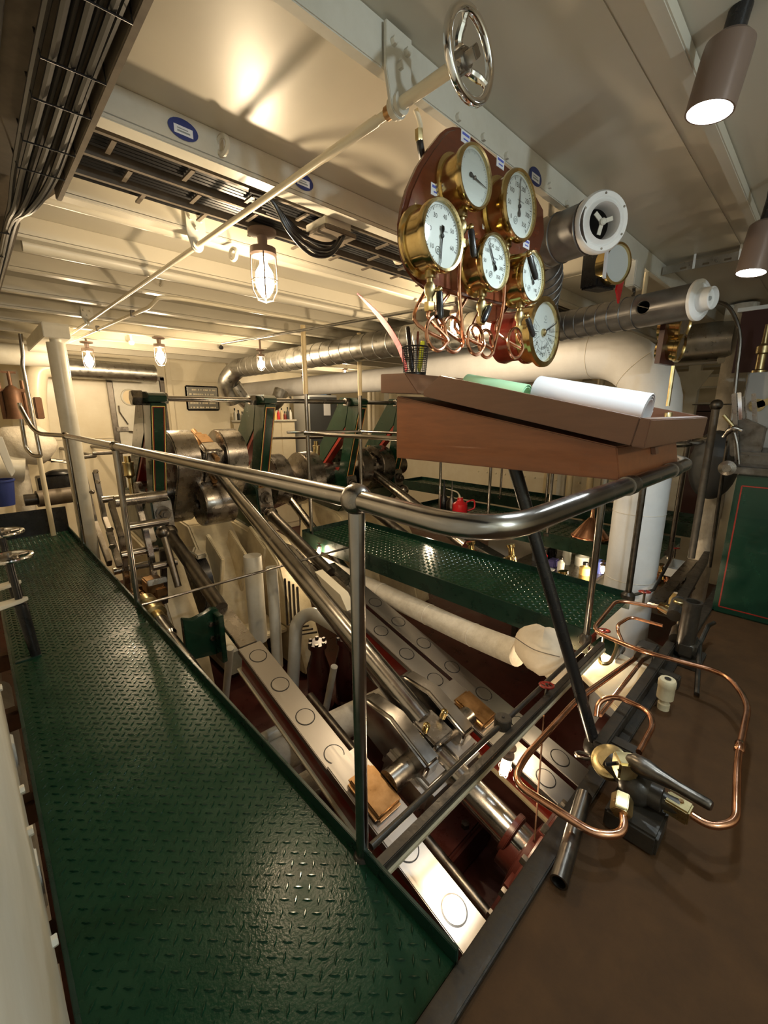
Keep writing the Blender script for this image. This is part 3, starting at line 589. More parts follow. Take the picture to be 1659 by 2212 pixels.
for (x, y, r, rb) in ((0.70, 0.83, 0.0205, 0.042), (0.70, 3.36, 0.0195, 0.036), (0.70, 5.38, 0.019, 0.036), (2.66, 0.88, 0.021, 0.030)):
    MB().lathe((x, y, -0.04), (0, 0, 1), [(r*1.0, 0), (r*0.95, 0.3), (r*1.02, 1.0), (r*1.12, RZ+0.02)], 14).build('post', 'rod', t)
    MB().sph((x, y, RZ), rb, 20, 12).build('ball_joint', 'steel', t)
    MB().lathe((x, y, -0.06), (0, 0, 1), [(r*1.7, 0), (r*1.7, 0.05), (r*1.2, 0.07)], 14).build('post_foot', 'black_iron', t)
b = MB(); b.tube(rounded([far, PY(75, 937, 5.9), PY(44, 880, 6.1), PY(42, 870, 6.1)], 0.2), 0.022, 12); b.tube(rounded([PY(45, 905, 6.0), PY(56, 970, 6.0), PY(72, 985, 5.95), PY(88, 985, 5.9)], 0.1), 0.020, 10); b.build('rail_end', 'rod', t)
tag(MB().cyl((0.71, 3.30, 0.03), (2.655, 3.30, 0.03), 0.011, n=10).build('stay_rod', 'rod'), 'thin steel rod across the engine from the post foot to the narrow walkway', 'rod')
# far rails of the narrow walkway on tall poles
t = thing('guard_rail', 'thin steel rails on tall cream topped poles at the narrow walkway end', 'railing', (2.72, 4.05, 0))
for (x, y) in ((2.72, 4.05), (3.44, 3.98)):
    MB().cyl((x, y, -0.05), (x, y, 1.62), 0.021, n=12).build('post', 'rod', t)
    MB().cyl((x, y, 1.60), (x, y, 2.30), 0.026, n=12).build('post_upper', 'amber', t)
    MB().sph((x, y, RZ), 0.034, 12, 8).build('ball_joint', 'steel', t)
b = MB(); b.cyl((3.44, 3.98, RZ), (3.46, 0.9, RZ), 0.016, n=10); b.cyl((2.55, 4.2, RZ+0.01), (3.44, 3.98, RZ), 0.016, n=10); b.build('rail', 'rod', t)
# right hand posts and rail
t = thing('guard_rail', 'dark steel posts and rail in front of the white steam pipe', 'railing', (3.48, 0.90, 0))
for (x, y) in ((3.47, 0.88), (4.88, 0.92)):
    MB().cyl((x, y, -0.04), (x, y, RZ), 0.023, n=12).build('post', 'steel_dark', t); MB().lathe((x, y, -0.01), (0, 0, 1), [(0.05, 0), (0.05, 0.04), (0.03, 0.06)], 12).build('post_foot', 'black_iron', t)
b = MB(); b.tube(rounded([(2.66, 0.88, RZ), (3.47, 0.88, RZ), (3.56, 0.70, RZ), (3.75, 0.66, RZ), (4.55, 0.70, RZ), (4.88, 0.92, RZ)], 0.1), 0.022, 12); b.build('rail', 'rod', t)
b = MB(); b.tube([(3.49, 0.86, 0.02), (3.62, 0.75, 0.06), (4.02, 0.75, 0.20), (4.30, 0.80, 0.28)], 0.012, 8); b.build('lower_rod', 'steel_dark', t)
# ------------------------------------------------------------------ cross beam over the pit
t = thing('cross_beam', 'dark steel flat bar spanning the pit from the walkway to the lagged pipe', 'beam', (1.6, 0.79, -0.03))
MB().box(0.70, 2.67, 0.765, 0.80, -0.05, -0.012).build('bar', 'black_iron', t, bevel=0.003)
MB().box(0.70, 2.67, 0.757, 0.80, -0.062, -0.05).build('flange', 'cream_dirty', t)
t = thing('conduit', 'thin dark conduit with a round junction box beside the cross beam', 'conduit', (1.6, 0.845, 0.0))
MB().cyl((0.745, 0.838, -0.01), (2.60, 0.838, -0.01), 0.0125, n=10).build('pipe', 'black_iron', t)
jb = PZ(1090, 1556, 0.01); b = MB(); b.lathe((jb.x, 0.838, -0.03), (0, 0, 1), [(0.040, 0), (0.040, 0.045), (0.036, 0.052)], 20); b.build('junction_box', 'black_iron', t, bevel=0.002)
MB().lathe((jb.x, 0.838, 0.0225), (0, 0, 1), [(0.006, 0), (0.006, 0.003)], 8).build('screw', 'black', t)
# small red hand wheels on the beams
def wheel_valve(p, label):
    t = thing('red_hand_wheel', label, 'hand wheel', (p.x, p.y, p.z-0.09), 'small red hand wheels')
    b = MB(); b.torus(p, (0.15, 0.1, 1), 0.034, 0.006, 18, 6); b.build('rim', 'red', t)
    for k in range(4): a = math.pi*k/2; b = MB(); b.cyl(p, p+V3((0.033*math.cos(a), 0.033*math.sin(a), 0)), 0.0045, n=6); b.build('spoke', 'red', t)
    MB().cyl(p+V3((0, 0, 0.008)), p-V3((0, 0, 0.1)), 0.008, n=8).build('spindle', 'steel_dark', t)
for px, py, Y, z, lab in ((1181, 1480, 0.80, 0.05, 'small red hand wheel on the cross beam beside the black strut'), (1305, 1362, 0.82, 0.03, 'small red hand wheel inside the copper pipe loop'), (1393, 1278, 0.71, 0.04, 'small red hand wheel on the bar near the white pipe foot'), (1459, 1184, 0.85, 0.05, 'small red hand wheel at the far post foot')):
    wheel_valve(PY(px, py, Y), lab)
t = thing('cross_beam', 'dark flat bar between the white pipe foot and the far walkway', 'beam', (4.1, 0.80, -0.03))
a, c = V3((3.46, 0.70, 0.0)), V3((4.85, 0.72, 0.0)); b = MB(); b.beam(a, c, 0.085, 0.03); b.build('bar', 'steel', t, bevel=0.003)
a, c = PZ(1462, 1310, 0.0), PZ(1530, 1195, 0.0); b = MB(); b.beam(a, c, 0.07, 0.04); b.build('edge_bar', 'black_iron', t, bevel=0.003)
# black strut of the desk
t = thing('desk_strut', 'black tubular strut leaning from the platform edge up to the desk', 'strut', (1.70, 0.47, 0.03))
MB().cyl((1.70, 0.475, 0.02), (1.55, 0.86, 1.20), 0.024, 0.026, n=16).build('tube', 'black', t)
MB().lathe((1.70, 0.475, 0.0), (0, 0, 1), [(0.045, 0), (0.045, 0.03), (0.03, 0.05)], 14).build('foot', 'black_iron', t)
# ------------------------------------------------------------------ wooden desk
t = thing('log_desk', 'brown wooden sloping desk mounted on the steel guard rail', 'desk', (1.82, 0.9, 1.18))
def yz(poly, x0, x1): return MB().prism([(x0, y, z) for y, z in poly], (x1-x0, 0, 0))
yz([(0.435, 1.19), (0.455, 1.295), (1.42, 1.475), (1.42, 1.19)], 1.45, 2.18).build('case', 'deskwood', t, bevel=0.004)
yz([(0.372, 1.295), (0.365, 1.38), (0.395, 1.385), (0.41, 1.30)], 1.425, 2.24).build('front_board', 'deskdark', t, bevel=0.003)
for x0 in (1.425, 2.218): yz([(0.41, 1.302), (0.395, 1.385), (1.15, 1.548), (1.235, 1.49), (1.235, 1.468)], x0, x0+0.022).build('side_board', 'deskdark', t, bevel=0.002)
yz([(0.40, 1.302), (0.40, 1.322), (1.235, 1.488), (1.235, 1.468)], 1.447, 2.218).build('top', 'deskwood', t)
yz([(1.242, 1.478), (1.268, 1.485), (1.345, 1.57), (1.50, 1.575), (1.50, 1.49)], 1.425, 2.24).build('pen_ledge', 'deskdark', t, bevel=0.006)
yz([(0.43, 1.25), (0.436, 1.275), (0.45, 1.275), (0.445, 1.25)], 1.80, 1.84).build('catch', 'deskdark', t)
t_ = MB(); t_.lathe((2.20, 0.50, 1.345), (0, 0, 1), [(0.016, 0), (0.016, 0.05), (0.012, 0.055)], 12)
tag(t_.build('ink_stamp', 'brass_dull'), 'small round brass knob standing on the desk corner', 'knob')
DS = V3((0, 1, 0.199)).normalized()
def paper_roll(label, mt, p, L, r, turns):
    b = MB(); n = 20*turns+6; prof = []
    u, v = perp(DS)
    for i in range(n+1):
        a = 2*math.pi*i/20; rr = r*(1-0.45*i/n); prof.append((u*math.cos(a)+v*math.sin(a))*rr)
    th = 0.0009
    V = []; F = []
    for k, tt in enumerate((0, L)):
        for i, q in enumerate(prof): V += [p+DS*tt+q, p+DS*tt+q*(1-th/r*4)]
    m_ = len(prof)*2
    for i in range(len(prof)-1):
        a = 2*i; F += [(a, a+2, m_+a+2, m_+a), (a+1, m_+a+1, m_+a+3, a+3), (a, a+1, a+3, a+2), (m_+a, m_+a+2, m_+a+3, m_+a+1)]
    F += [(0, m_, m_+1, 1), (m_-2, m_-1, 2*m_-1, 2*m_-2)]
    b.add(V, F); return tag(b.build('paper_roll', mt), label, 'paper roll')
def dz(y): return 1.322+0.199*(y-0.40)
paper_roll('white paper roll lying on the sloping desk top', 'paper_white', V3((1.80, 0.475, dz(0.475)+0.069)), 0.44, 0.068, 3)
paper_roll('pale green paper roll on the desk behind the white one', 'paper_green', V3((1.72, 0.915, dz(0.90)+0.051)), 0.31, 0.050, 2)
# wire mesh pen cup and what stands in it
pc = PX(893, 808, 1.58); pc = V3((pc.x, 1.425, 1.575)); R0 = 0.062
t = thing('pen_cup', 'black wire mesh pen cup on the desk ledge', 'pen cup', pc)
b = MB(); H_ = 0.125
for k in range(30):
    a = 2*math.pi*k/30; b.tube([pc+V3((R0*0.85*math.cos(a), R0*0.85*math.sin(a), 0.004)), pc+V3((R0*math.cos(a), R0*math.sin(a), H_))], 0.0014, 4)
for k in range(13): b.torus(pc+V3((0, 0, 0.008+k*0.0095)), (0, 0, 1), R0*(0.855+0.145*k/13), 0.0013, 30, 4)
stuff(b.build('mesh_wall', 'black', t))
b = MB(); b.torus(pc+V3((0, 0, H_)), (0, 0, 1), R0, 0.0035, 30, 6); b.build('rim', 'black', t)
MB().lathe(pc, (0, 0, 1), [(R0*0.86, 0), (R0*0.86, 0.012)], 24).build('base', 'black', t)
def in_cup(px, py, dx, dy): return PX(px, py, pc.x+dx)
top = PX(772, 634, pc.x); mid = PX(825, 690, pc.x); low = PX(862, 748, pc.x); bot = pc+V3((-0.01, 0.043, 0.02))
b = MB(); Q = bez([top, mid, low, bot], 6); 
for i in range(len(Q)-1):
    w0 = 0.003+0.011*min(1, i/6)*(1 if i < 14 else 0.6)
    b.beam(Q[i], Q[i+1], 0.004, w0*2, side=EX)
tag(b.build('quill_pen', 'redplastic', smooth=False), 'long curved red plastic quill sticking out of the pen cup', 'pen')
def pen(px0, py0, label, mt, r, tip=None, cat='pen', dx=0.0, dyb=0.0):
    a = PX(px0, py0, pc.x+dx); q = pc+V3((dx*0.4, dyb, 0.014)); d = a-q; b = MB()
    b.lathe(q, d, [(r*0.5, 0), (r, 0.02), (r, d.length-0.01), (r*0.8, d.length)], 10); o = b.build(cat.replace(' ', '_'), mt); return tag(o, label, cat)
pen(880, 706, 'thick black marker standing in the pen cup', 'black', 0.012, dyb=0.015)
pen(903, 716, 'dark brown pencil standing in the pen cup', 'mahog', 0.006, dx=0.02)
pen(913, 737, 'bright yellow highlighter standing in the pen cup', 'yellow', 0.011, cat='highlighter', dx=0.02, dyb=-0.02)
pen(897, 735, 'grey pen standing in the pen cup', 'grey', 0.006, dx=0.0, dyb=-0.01)
# ------------------------------------------------------------------ gauge board
YF = 0.955
bp = [(985, 270), (1000, 272), (1110, 365), (1160, 420), (1176, 450), (1178, 510), (1160, 575), (1132, 632), (1100, 664), (1000, 640), (925, 621), (905, 604), (888, 580), (876, 548), (871, 515), (870, 480), (875, 445), (886, 405), (908, 356), (935, 314), (958, 284), (970, 274)]
t = thing('gauge_board', 'varnished mahogany board carrying the brass pressure gauges', 'board', PY(1040, 660, YF))
MB().prism([(p.x, YF, p.z) for p in (PY(a, c, YF) for a, c in bp)], (0, 0.035, 0)).build('board', 'mahog', t, bevel=0.012, seg=3)
for px, py in ((1006, 298), (1081, 352), (942, 412), (1051, 487), (1137, 527)):
    p = PY(px, py, YF-0.001); b = MB(); b.box(p.x-0.024, p.x+0.024, YF-0.0016, YF, p.z-0.016, p.z+0.016); lb = b.build('name_label', 'label', t)
    b = MB(); b.box(p.x-0.019, p.x+0.019, YF-0.0022, YF-0.0017, p.z+0.004, p.z+0.011); b.box(p.x-0.012, p.x+0.014, YF-0.0022, YF-0.0017, p.z-0.008, p.z-0.004); b.build('label_print', 'blueink', lb)
def gauge(cx, cy, hpx, label, nums, needles, needle_mt='ink', faded=False, two=False, red=None, ticks=50):
    yf = YF-0.085; c = PY(cx, cy, yf); R = (PY(cx, cy-hpx, yf).z-PY(cx, cy+hpx, yf).z)/2
    t = thing('pressure_gauge', label, 'pressure gauge', (c.x, YF, c.z-R), 'brass gauges on the mahogany board')
    o = V3((c.x, YF, c.z)); ax = V3((0, -1, 0)); D = 0.085
    MB().lathe(o, ax, [(R*1.17, 0), (R*1.17, 0.008), (R*1.02, 0.012), (R*1.02, D-0.018), (R*1.13, D-0.016), (R*1.14, D-0.002), (R*1.09, D+0.006), (R*1.0, D+0.004), (R*1.0, D-0.012)], 44, False).build('case', 'brass', t)
    MB().lathe(o+ax*(D-0.010), ax, [(R*1.0, 0), (R*1.0, 0.004)], 44).build('dial', 'dial', t)
    fz = o+ax*(D-0.0055); ik = 'inkgrey' if faded else 'ink'
    def pt(a, r): a = math.radians(a); return fz+V3((math.cos(a)*r*R, 0, math.sin(a)*r*R))
    b = MB(); a0, a1 = nums[0][1], nums[-1][1]
    for k in range(ticks+1):
        a = a0+(a1-a0)*k/ticks; big = k % 5 == 0; p, q = pt(a, 0.80 if big else 0.84), pt(a, 0.92); d = (q-p).normalized(); sd = V3((-d.z, 0, d.x))
        w_ = 0.0014 if big else 0.0007; b.add([p-sd*w_, q-sd*w_, q+sd*w_, p+sd*w_], [(0, 1, 2, 3)])
    arc = [pt(a0+(a1-a0)*k/40, 0.92) for k in range(41)]
    for p, q in zip(arc, arc[1:]): m1 = (p-fz)*0.012; b.add([p, q, q-(q-fz)*0.012, p-m1], [(0, 1, 2, 3)])
    stuff(b.build('scale_marks', ik, t, smooth=False))
    if not faded:
        for s_, a in nums: text_mesh(s_, R*0.21, pt(a, 0.64)+ax*0.0002, (1, 0, 0), (0, 0, 1), ik, 'numeral', t, 0.0)
        b = MB(); b.torus(pt(250, 0.50)+ax*0.0004, (0, 1, 0), R*0.12, 0.0010, 20, 4); b.torus(pt(250, 0.50)+ax*0.0004, (0, 1, 0), R*0.05, 0.0010, 14, 4); b.build('maker_roundel', 'inkgrey', t)
        b = MB(); p = pt(60, 0.22); b.box(p.x-R*0.22, p.x+R*0.22, p.y-0.0006, p.y-0.0002, p.z-R*0.015, p.z+R*0.02); b.build('dial_print', 'inkgrey', t)
    for a in needles:
        b = MB(); p, q = fz+ax*0.003+(pt(a+180, 0.32)-fz), fz+ax*0.003+(pt(a, 0.84)-fz); d = (q-p).normalized(); sd = V3((-d.z, 0, d.x)); hb = fz+ax*0.003
        b.prism([p-sd*R*0.06, p+d*R*0.1-sd*R*0.085, p+d*R*0.24-sd*R*0.03, hb-sd*R*0.03, q-sd*R*0.008, q+sd*R*0.008, hb+sd*R*0.03, p+d*R*0.24+sd*R*0.03, p+d*R*0.1+sd*R*0.085, p+sd*R*0.06], (0, -0.001, 0)); b.build('needle', needle_mt, t, smooth=False)
    MB().lathe(fz+ax*0.002, ax, [(R*0.07, 0), (R*0.07, 0.004), (R*0.03, 0.006)], 14).build('hub', 'ink' if not faded else 'steel_dark', t)
    MB().lathe(o+ax*(D+0.0015), ax, [(R*0.995, 0), (R*0.995, 0.0012)], 40).build('glass', 'glass', t)
    b = MB(); s0 = V3((c.x, YF-0.04, c.z-R*1.0)); b.lathe(s0, (0, 0, -1), [(0.017, 0), (0.017, 0.018), (0.010, 0.02), (0.010, R*0.45)], 12); b.build('stem', 'brass_dull', t)
    return t, V3((c.x, YF-0.04, c.z-R*1.45)), R
def lin(vals, a0, a1): return [(str(v), a0+(a1-a0)*k/(len(vals)-1)) for k, v in enumerate(vals)]
G = []
G.append(gauge(1027, 383, 65, 'brass gauge with a faded dial and a needle pointing sideways, topmost on the board', lin((0, 5, 10, 15), 225, -45), (-8,), faded=True))
G.append(gauge(1124, 445, 72, 'large brass gauge with numerals to 350 and an upright needle', lin(range(0, 351, 50), 222, -48), (93,)))
G.append(gauge(957, 509, 72, 'large brass gauge with numerals to 60 and needles hanging straight down', lin(range(0, 61, 10), 268, -22), (268, 264)))
G.append(gauge(1069, 567, 58, 'brass gauge with numerals to 350 and two needles pointing up left', lin(range(0, 351, 50), 222, -48), (122, 128)))
G.append(gauge(1151, 599, 53, 'smallest brass gauge, partly behind a black cock handle', lin(range(0, 101, 20), 222, -48), (130,)))
# gauge cocks with black handles
def cock(p, hx, hz, label, ky=-0.022):
    t = thing('gauge_cock', label, 'valve', p, 'brass gauge cocks')
    MB().lathe(p+V3((0, 0, 0.008)), (0, 0, -1), [(0.011, 0), (0.016, 0.008), (0.018, 0.02), (0.016, 0.032), (0.010, 0.04), (0.010, 0.055)], 14).build('body', 'brass_dull', t)
    b = MB(); nut(b, p-V3((0, 0, 0.047)), (0, 0, -1), 0.017, 0.026); b.build('union_nut', 'brass', t)
    k = p+V3((0.018, ky, -0.012)); MB().cyl(p-V3((0, 0, 0.012)), k, 0.007, n=8).build('plug', 'brass', t); MB().sph(k, 0.011, 10, 6).build('knuckle', 'brass', t)
    e = k+V3((hx, -0.01, hz)); MB().lathe(k, e-k, [(0.006, 0), (0.0105, 0.012), (0.011, (e-k).length-0.01), (0.007, (e-k).length)], 10).build('handle', 'black', t)
CL = ('under the faded gauge', 'under the gauge with the upright needle', 'under the gauge with hanging needles', 'under the gauge with paired needles', 'under the smallest gauge')
for k, (g, p, R) in enumerate(G):
    hx, hz = ((0.012, -0.085), (0.045, -0.075), (-0.004, -0.085), (-0.05, -0.06), (0.045, -0.07))[k]
    cock(p, hx, hz, 'brass cock with a black handle '+CL[k], -0.08 if k == 1 else -0.022)
# copper siphon loops
tips = [((938, 722), 36), ((985, 722), 38), ((1022, 735), 32), ((1058, 742), 30), ((1108, 742), 32)]
for k, ((px, py), rp) in enumerate(tips):
    g, p, R = G[(2, 0, 3, 1, 4)[k]]
    c = PY(px, py, p.y-0.01); c.y += 0.014 if k % 2 else -0.010; r = (PY(px, py-rp, p.y).z-PY(px, py+rp, p.y).z)/2
    st = p-V3((0, 0, 0.07)); pts = [st, V3((st.x, st.y, (st.z+c.z)/2+0.01))]
    for i in range(15): a = math.radians(-10-i*26); pts.append(c+V3((r*math.cos(a), 0.008*i/14-0.004, r*math.sin(a))))
    top_ = PY(px-14, (628, 640, 650, 660, 672)[k], YF+0.02)
    pts += [V3((c.x-r*0.6, YF+0.008, c.z+r*0.95)), V3((top_.x, YF+0.018, top_.z+0.012))]
    b = MB(); b.tube(bez(pts, 5), 0.0058, 8); tag(b.build('siphon_pipe', 'copper'), 'coiled copper siphon pipe '+CL[(2, 0, 3, 1, 4)[k]], 'pipe', 'copper siphon coils')
# engine telegraph dial
yf = 0.97; c = PY(1178, 718, yf); R = (PY(1178, 652, yf).z-PY(1178, 786, yf).z)/2; ax = V3((0, -1, 0)); o = V3((c.x, yf+0.22, c.z))
t = thing('engine_telegraph', 'round order telegraph in a red wooden case with a brass rim', 'telegraph', (c.x, yf+0.2, c.z-R))
MB().lathe(o, ax, [(R*0.90, 0), (R*0.93, 0.02), (R*0.86, 0.05), (R*0.86, 0.11), (R*1.0, 0.125), (R*1.0, 0.14)], 40).build('wood_case', 'mahog_red', t)
MB().lathe(o+ax*0.14, ax, [(R*0.97, 0), (R*0.97, 0.06), (R*1.16, 0.065), (R*1.16, 0.08), (R*0.98, 0.084), (R*0.965, 0.062)], 44, False).build('bezel', 'brass', t)
MB().lathe(o+ax*0.204, ax, [(R*0.97, 0), (R*0.97, 0.004)], 40).build('dial', 'dial', t)
fz = o+ax*0.2085
def tp(a, r): a = math.radians(a); return fz+V3((math.cos(a)*r*R, 0, math.sin(a)*r*R))
b = MB()
for a in (-180-28, -180+2, -180+30, -180+62, -90, -62, -32, -2, 28): 
    p, q = tp(a, 0.42 if a in (-62, -118) else 0.30), tp(a, 0.93); d = (q-p).normalized(); sd = V3((-d.z, 0, d.x))*0.0009; b.add([p-sd, q-sd, q+sd, p+sd], [(0, 1, 2, 3)])
for rr, a0, a1 in ((0.30, -200, 20), (0.56, -150, -30)):
    A = [tp(a0+(a1-a0)*k/24, rr) for k in range(25)]
    for p, q in zip(A, A[1:]): b.add([p, q, q-(q-fz)*0.02, p-(p-fz)*0.02], [(0, 1, 2, 3)])
stuff(b.build('dial_lines', 'ink', t, smooth=False))
for wd, a, rr, sz in (('FULL', 12, 0.68, 0.20), ('HALF', -17, 0.68, 0.20), ('SLOW', -47, 0.70, 0.19), ('BY', -76, 0.74, 0.20), ('STAND', -76, 0.50, 0.12), ('STOP', -104, 0.70, 0.17), ('SLOW', -133, 0.70, 0.19), ('HALF', -163, 0.68, 0.20), ('FULL', -192, 0.68, 0.20)):
    r_ = math.radians(a if a > -60 else (a+90 if a > -120 else a+180)); text_mesh(wd, R*sz, tp(a, rr)+ax*0.0003, (math.cos(r_), 0, math.sin(r_)), (-math.sin(r_), 0, math.cos(r_)), 'ink', 'lettering', t, 0.0)
b = MB(); p = tp(75, 0.52); b.torus(p, (0, 1, 0), R*0.07, 0.0012, 14, 4); b.box(p.x-R*0.12, p.x+R*0.12, p.y-0.0008, p.y-0.0002, p.z-R*0.16, p.z-R*0.13); b.build('maker_mark', 'inkgrey', t)
b = MB(); q = tp(25, 0.95); b.beam(fz+ax*0.004, q+ax*0.004, 0.002, 0.005, side=ax); b.build('pointer', 'ink', t)
MB().lathe(fz, ax, [(R*0.13, 0), (R*0.13, 0.008), (R*0.06, 0.014)], 16).build('hub', 'brass_dull', t)
MB().lathe(o+ax*0.2185, ax, [(R*0.965, 0), (R*0.965, 0.001)], 36).build('glass', 'glass', t)
MB().box(c.x-0.16, c.x-0.10, yf+0.16, yf+0.215, c.z+R*0.4, ZC).build('hanger', 'mahog', t, bevel=0.004)
# ------------------------------------------------------------------ overhead hand wheel on its long spindle
wc = PY(1015, 121, 0.72); R = 0.083
t = thing('hand_wheel', 'chrome hand wheel on a long cream spindle under the deckhead', 'hand wheel', wc)
b = MB(); b.torus(wc, (0, 1, 0), R, 0.0105, 40, 10); b.build('rim', 'chrome', t)
for k in range(3):
    a = math.radians(100+120*k); d = V3((math.cos(a), 0, math.sin(a))); e = V3((-d.z, 0, d.x))
    b = MB(); b.tube(bez([wc+V3((0, 0.022, 0))+d*0.01, wc+V3((0, 0.024, 0))+d*0.035+e*0.008, wc+V3((0, 0.008, 0))+d*0.065+e*0.006, wc+d*R], 5), [0.012]*4+[0.010]*6+[0.008]*6, 8); b.build('spoke', 'chrome', t)
MB().lathe(wc+V3((0, 0.045, 0)), (0, -1, 0), [(0.024, 0), (0.024, 0.035), (0.020, 0.04)], 16).build('hub', 'steel', t)
b = MB(); b.lathe(wc+V3((0, 0.01, 0)), (0, -1, 0), [(0.018, 0), (0.018, 0.03)], 4); b.build('square_nut', 'steel', t, bevel=0.002)
wf_ = V3((wc.x, 6.5, wc.z+0.045))
dl = (wf_-wc)
MB().cyl(wc+V3((0, 0.04, 0)), wc+dl*0.045, 0.0155, n=14).build('spindle', 'cream', t)
MB().lathe(wc+dl*0.045, dl, [(0.0115, 0), (0.0115, 0.05), (0.014, 0.055), (0.014, 0.30), (0.0125, 0.31), (0.0125, dl.length*0.955)], 12).build('spindle_extension', 'cream', t)
MB().cyl(wc+dl*0.0405, wc+dl*0.0475, 0.017, n=12).build('worn_collar', 'bronze', t)
def hang_bracket(y, label):
    q = wc+dl*((y-wc.y)/dl.y); t = thing('spindle_bracket', label, 'bracket', (q.x, y, q.z-0.03), 'hanging brackets of the wheel spindle')
    b = MB(); w0, w1 = 0.048, 0.030; top_ = 2.37; P = [(q.x-w0, top_), (q.x+w0, top_), (q.x+w0, 2.27)]
    for i in range(9): a = -0.25-math.pi*i/8*0.84; P.append((q.x+w1*math.cos(a), q.z+w1*math.sin(a)))
    P.append((q.x-w0, 2.27)); b.prism([(x, y-0.008, z) for x, z in P], (0, 0.012, 0)); b.build('plate', 'white', t, bevel=0.002)
    MB().lathe((q.x, y-0.02, q.z), (0, 1, 0), [(0.026, 0), (0.026, 0.035)], 16).build('bush', 'white', t)
    for dx, z in ((-0.025, 2.33), (0.025, 2.33), (0.0, 2.29)): b = MB(); nut(b, (q.x+dx, y-0.008, z), (0, -1, 0), 0.010, 0.012); b.build('bolt', 'white', t)
hang_bracket(0.955, 'white hanging bracket bolted to the girder behind the hand wheel')
hang_bracket(2.355, 'white hanging bracket on the second beam under the deckhead')
hang_bracket(5.0, 'white hanging bracket on the far beam near the column')
# small drain pipe dropping beside the gauge board
a = PY(897, 235, 1.02); t = thing('drop_pipe', 'thin drop pipe with a brass union behind the gauge board', 'pipe', PY(915, 352, 1.03))
MB().tube(bez([a, PY(908, 270, 1.02), PY(906, 300, 1.02)], 5), 0.008, 8).build('upper_pipe', 'cream', t)
b = MB(); u0 = PY(905, 280, 1.02); nut(b, u0, (0.1, 0, -1), 0.013, 0.03); b.build('union', 'brass_dull', t)
MB().tube(bez([PY(906, 300, 1.02), PY(910, 325, 1.02), PY(918, 370, 1.04)], 5), 0.011, 8).build('hose', 'rubber', t)
# ------------------------------------------------------------------ ventilation ducts
def ribs(t, p, d, L, r, n, mt='galv'):
    for k in range(n): b = MB(); b.torus(p+d*(L*(k+0.5)/n), d, r, 0.0035, 28, 5); b.build('seam', mt, t)
mat('duct_grey', (0.20, 0.195, 0.19), 0.38, 0.6, noise=0.7, nscale=10, col2=(0.11, 0.105, 0.10), rvar=0.08)
EY = V3((0, 1, 0))
v1 = PY(1300, 480, 0.78); v2 = PY(1512, 648, 0.60)
def az(d, e=0.0): d = math.radians(d); return V3((math.sin(d), math.cos(d), e)).normalized()
A1, N1, A2, N2 = az(12), az(36, 0.10), az(12), az(16, 0.03)
t = thing('ventilation_duct', 'grey forked ventilation duct with two white air nozzles', 'duct', v1-V3((0, 0, 0.13)))
MB().lathe(v1+A1*0.02, A1, [(0.094, 0), (0.098, 0), (0.098, 0.60), (0.0, 0.60), (0.0, 0.595), (0.094, 0.595), (0.094, 0)], 32, False).build('upper_barrel', 'duct_grey', t); ribs(t, v1, A1, 0.5, 0.099, 4, 'duct_grey')
lb = MB(); lb.lathe(v2+A2*0.012, A2, [(0.088, 0), (0.092, 0), (0.092, 1.04), (0.0, 1.04), (0.0, 1.035), (0.088, 1.035), (0.088, 0)], 40, False); lb = lb.build('lower_barrel', 'duct_grey', t, merge=True); ribs(t, v2+A2*0.28, A2, 0.6, 0.093, 8, 'duct_grey')
J0, J1 = v1+A1*0.33+V3((0.03, 0, -0.02)), v2+A2*0.95
Jm = [J0, J0+V3((0.28, 0.10, -0.03)), J0.lerp(J1, 0.62)+V3((0.05, 0.05, 0.0)), J1]
JB = bez(Jm, 8); MB().tube(JB, 0.092, 28).build('branch', 'duct_grey', t)
for i in range(4, len(JB)-2, 2): b = MB(); b.torus(JB[i], JB[i+1]-JB[i-1], 0.094, 0.004, 26, 5); b.build('seam', 'duct_grey', t)
MB().lathe(v2+A2*0.88, A2, [(0.093, 0), (0.104, 0.01), (0.104, 0.16), (0.093, 0.17)], 30).build('collar', 'galv', t)
def nozzle(c, ax, prof): b = MB(); b.lathe(c, ax, prof, 44, False); return b.build('air_nozzle', 'plastic_white', t)
nz = nozzle(v1, -N1, [(0.090, -0.04), (0.110, -0.03), (0.112, 0.0), (0.104, 0.012), (0.088, 0.012), (0.082, 0.006), (0.066, 0.02), (0.060, 0.0), (0.060, -0.05)])
nu, nv = perp(N1)
for k in range(3):
    a = math.radians(100+120*k); b = MB(); d = nu*math.cos(a)+nv*math.sin(a); b.beam(v1-N1*0.002, v1-N1*0.002+d*0.046, 0.004, 0.016, side=N1); b.build('vane', 'white', nz)
MB().lathe(v1, -N1, [(0.013, 0), (0.013, 0.012), (0.008, 0.016)], 14).build('nozzle_hub', 'white', nz)
for k in range(6): a = math.radians(25+60*k); b = MB(); b.lathe(v1+(nu*math.cos(a)+nv*math.sin(a))*0.096-N1*0.010, -N1, [(0.0045, 0), (0.0045, 0.004)], 8); b.build('screw', 'steel', nz)
nz = nozzle(v2, -N2, [(0.088, -0.02), (0.104, -0.016), (0.104, 0.0), (0.096, 0.008), (0.084, 0.010), (0.082, 0.0), (0.060, 0.004), (0.056, 0.062), (0.050, 0.066), (0.047, 0.045), (0.0, 0.040)])
b = MB(); nut(b, v2-N2*0.040, -N2, 0.012, 0.012); b.build('nozzle_hub', 'grey', nz)
hc = v2+A2*0.27; sdv = V3((-0.95, -0.05, 0.0)); hole = hc+sdv.normalized()*0.089
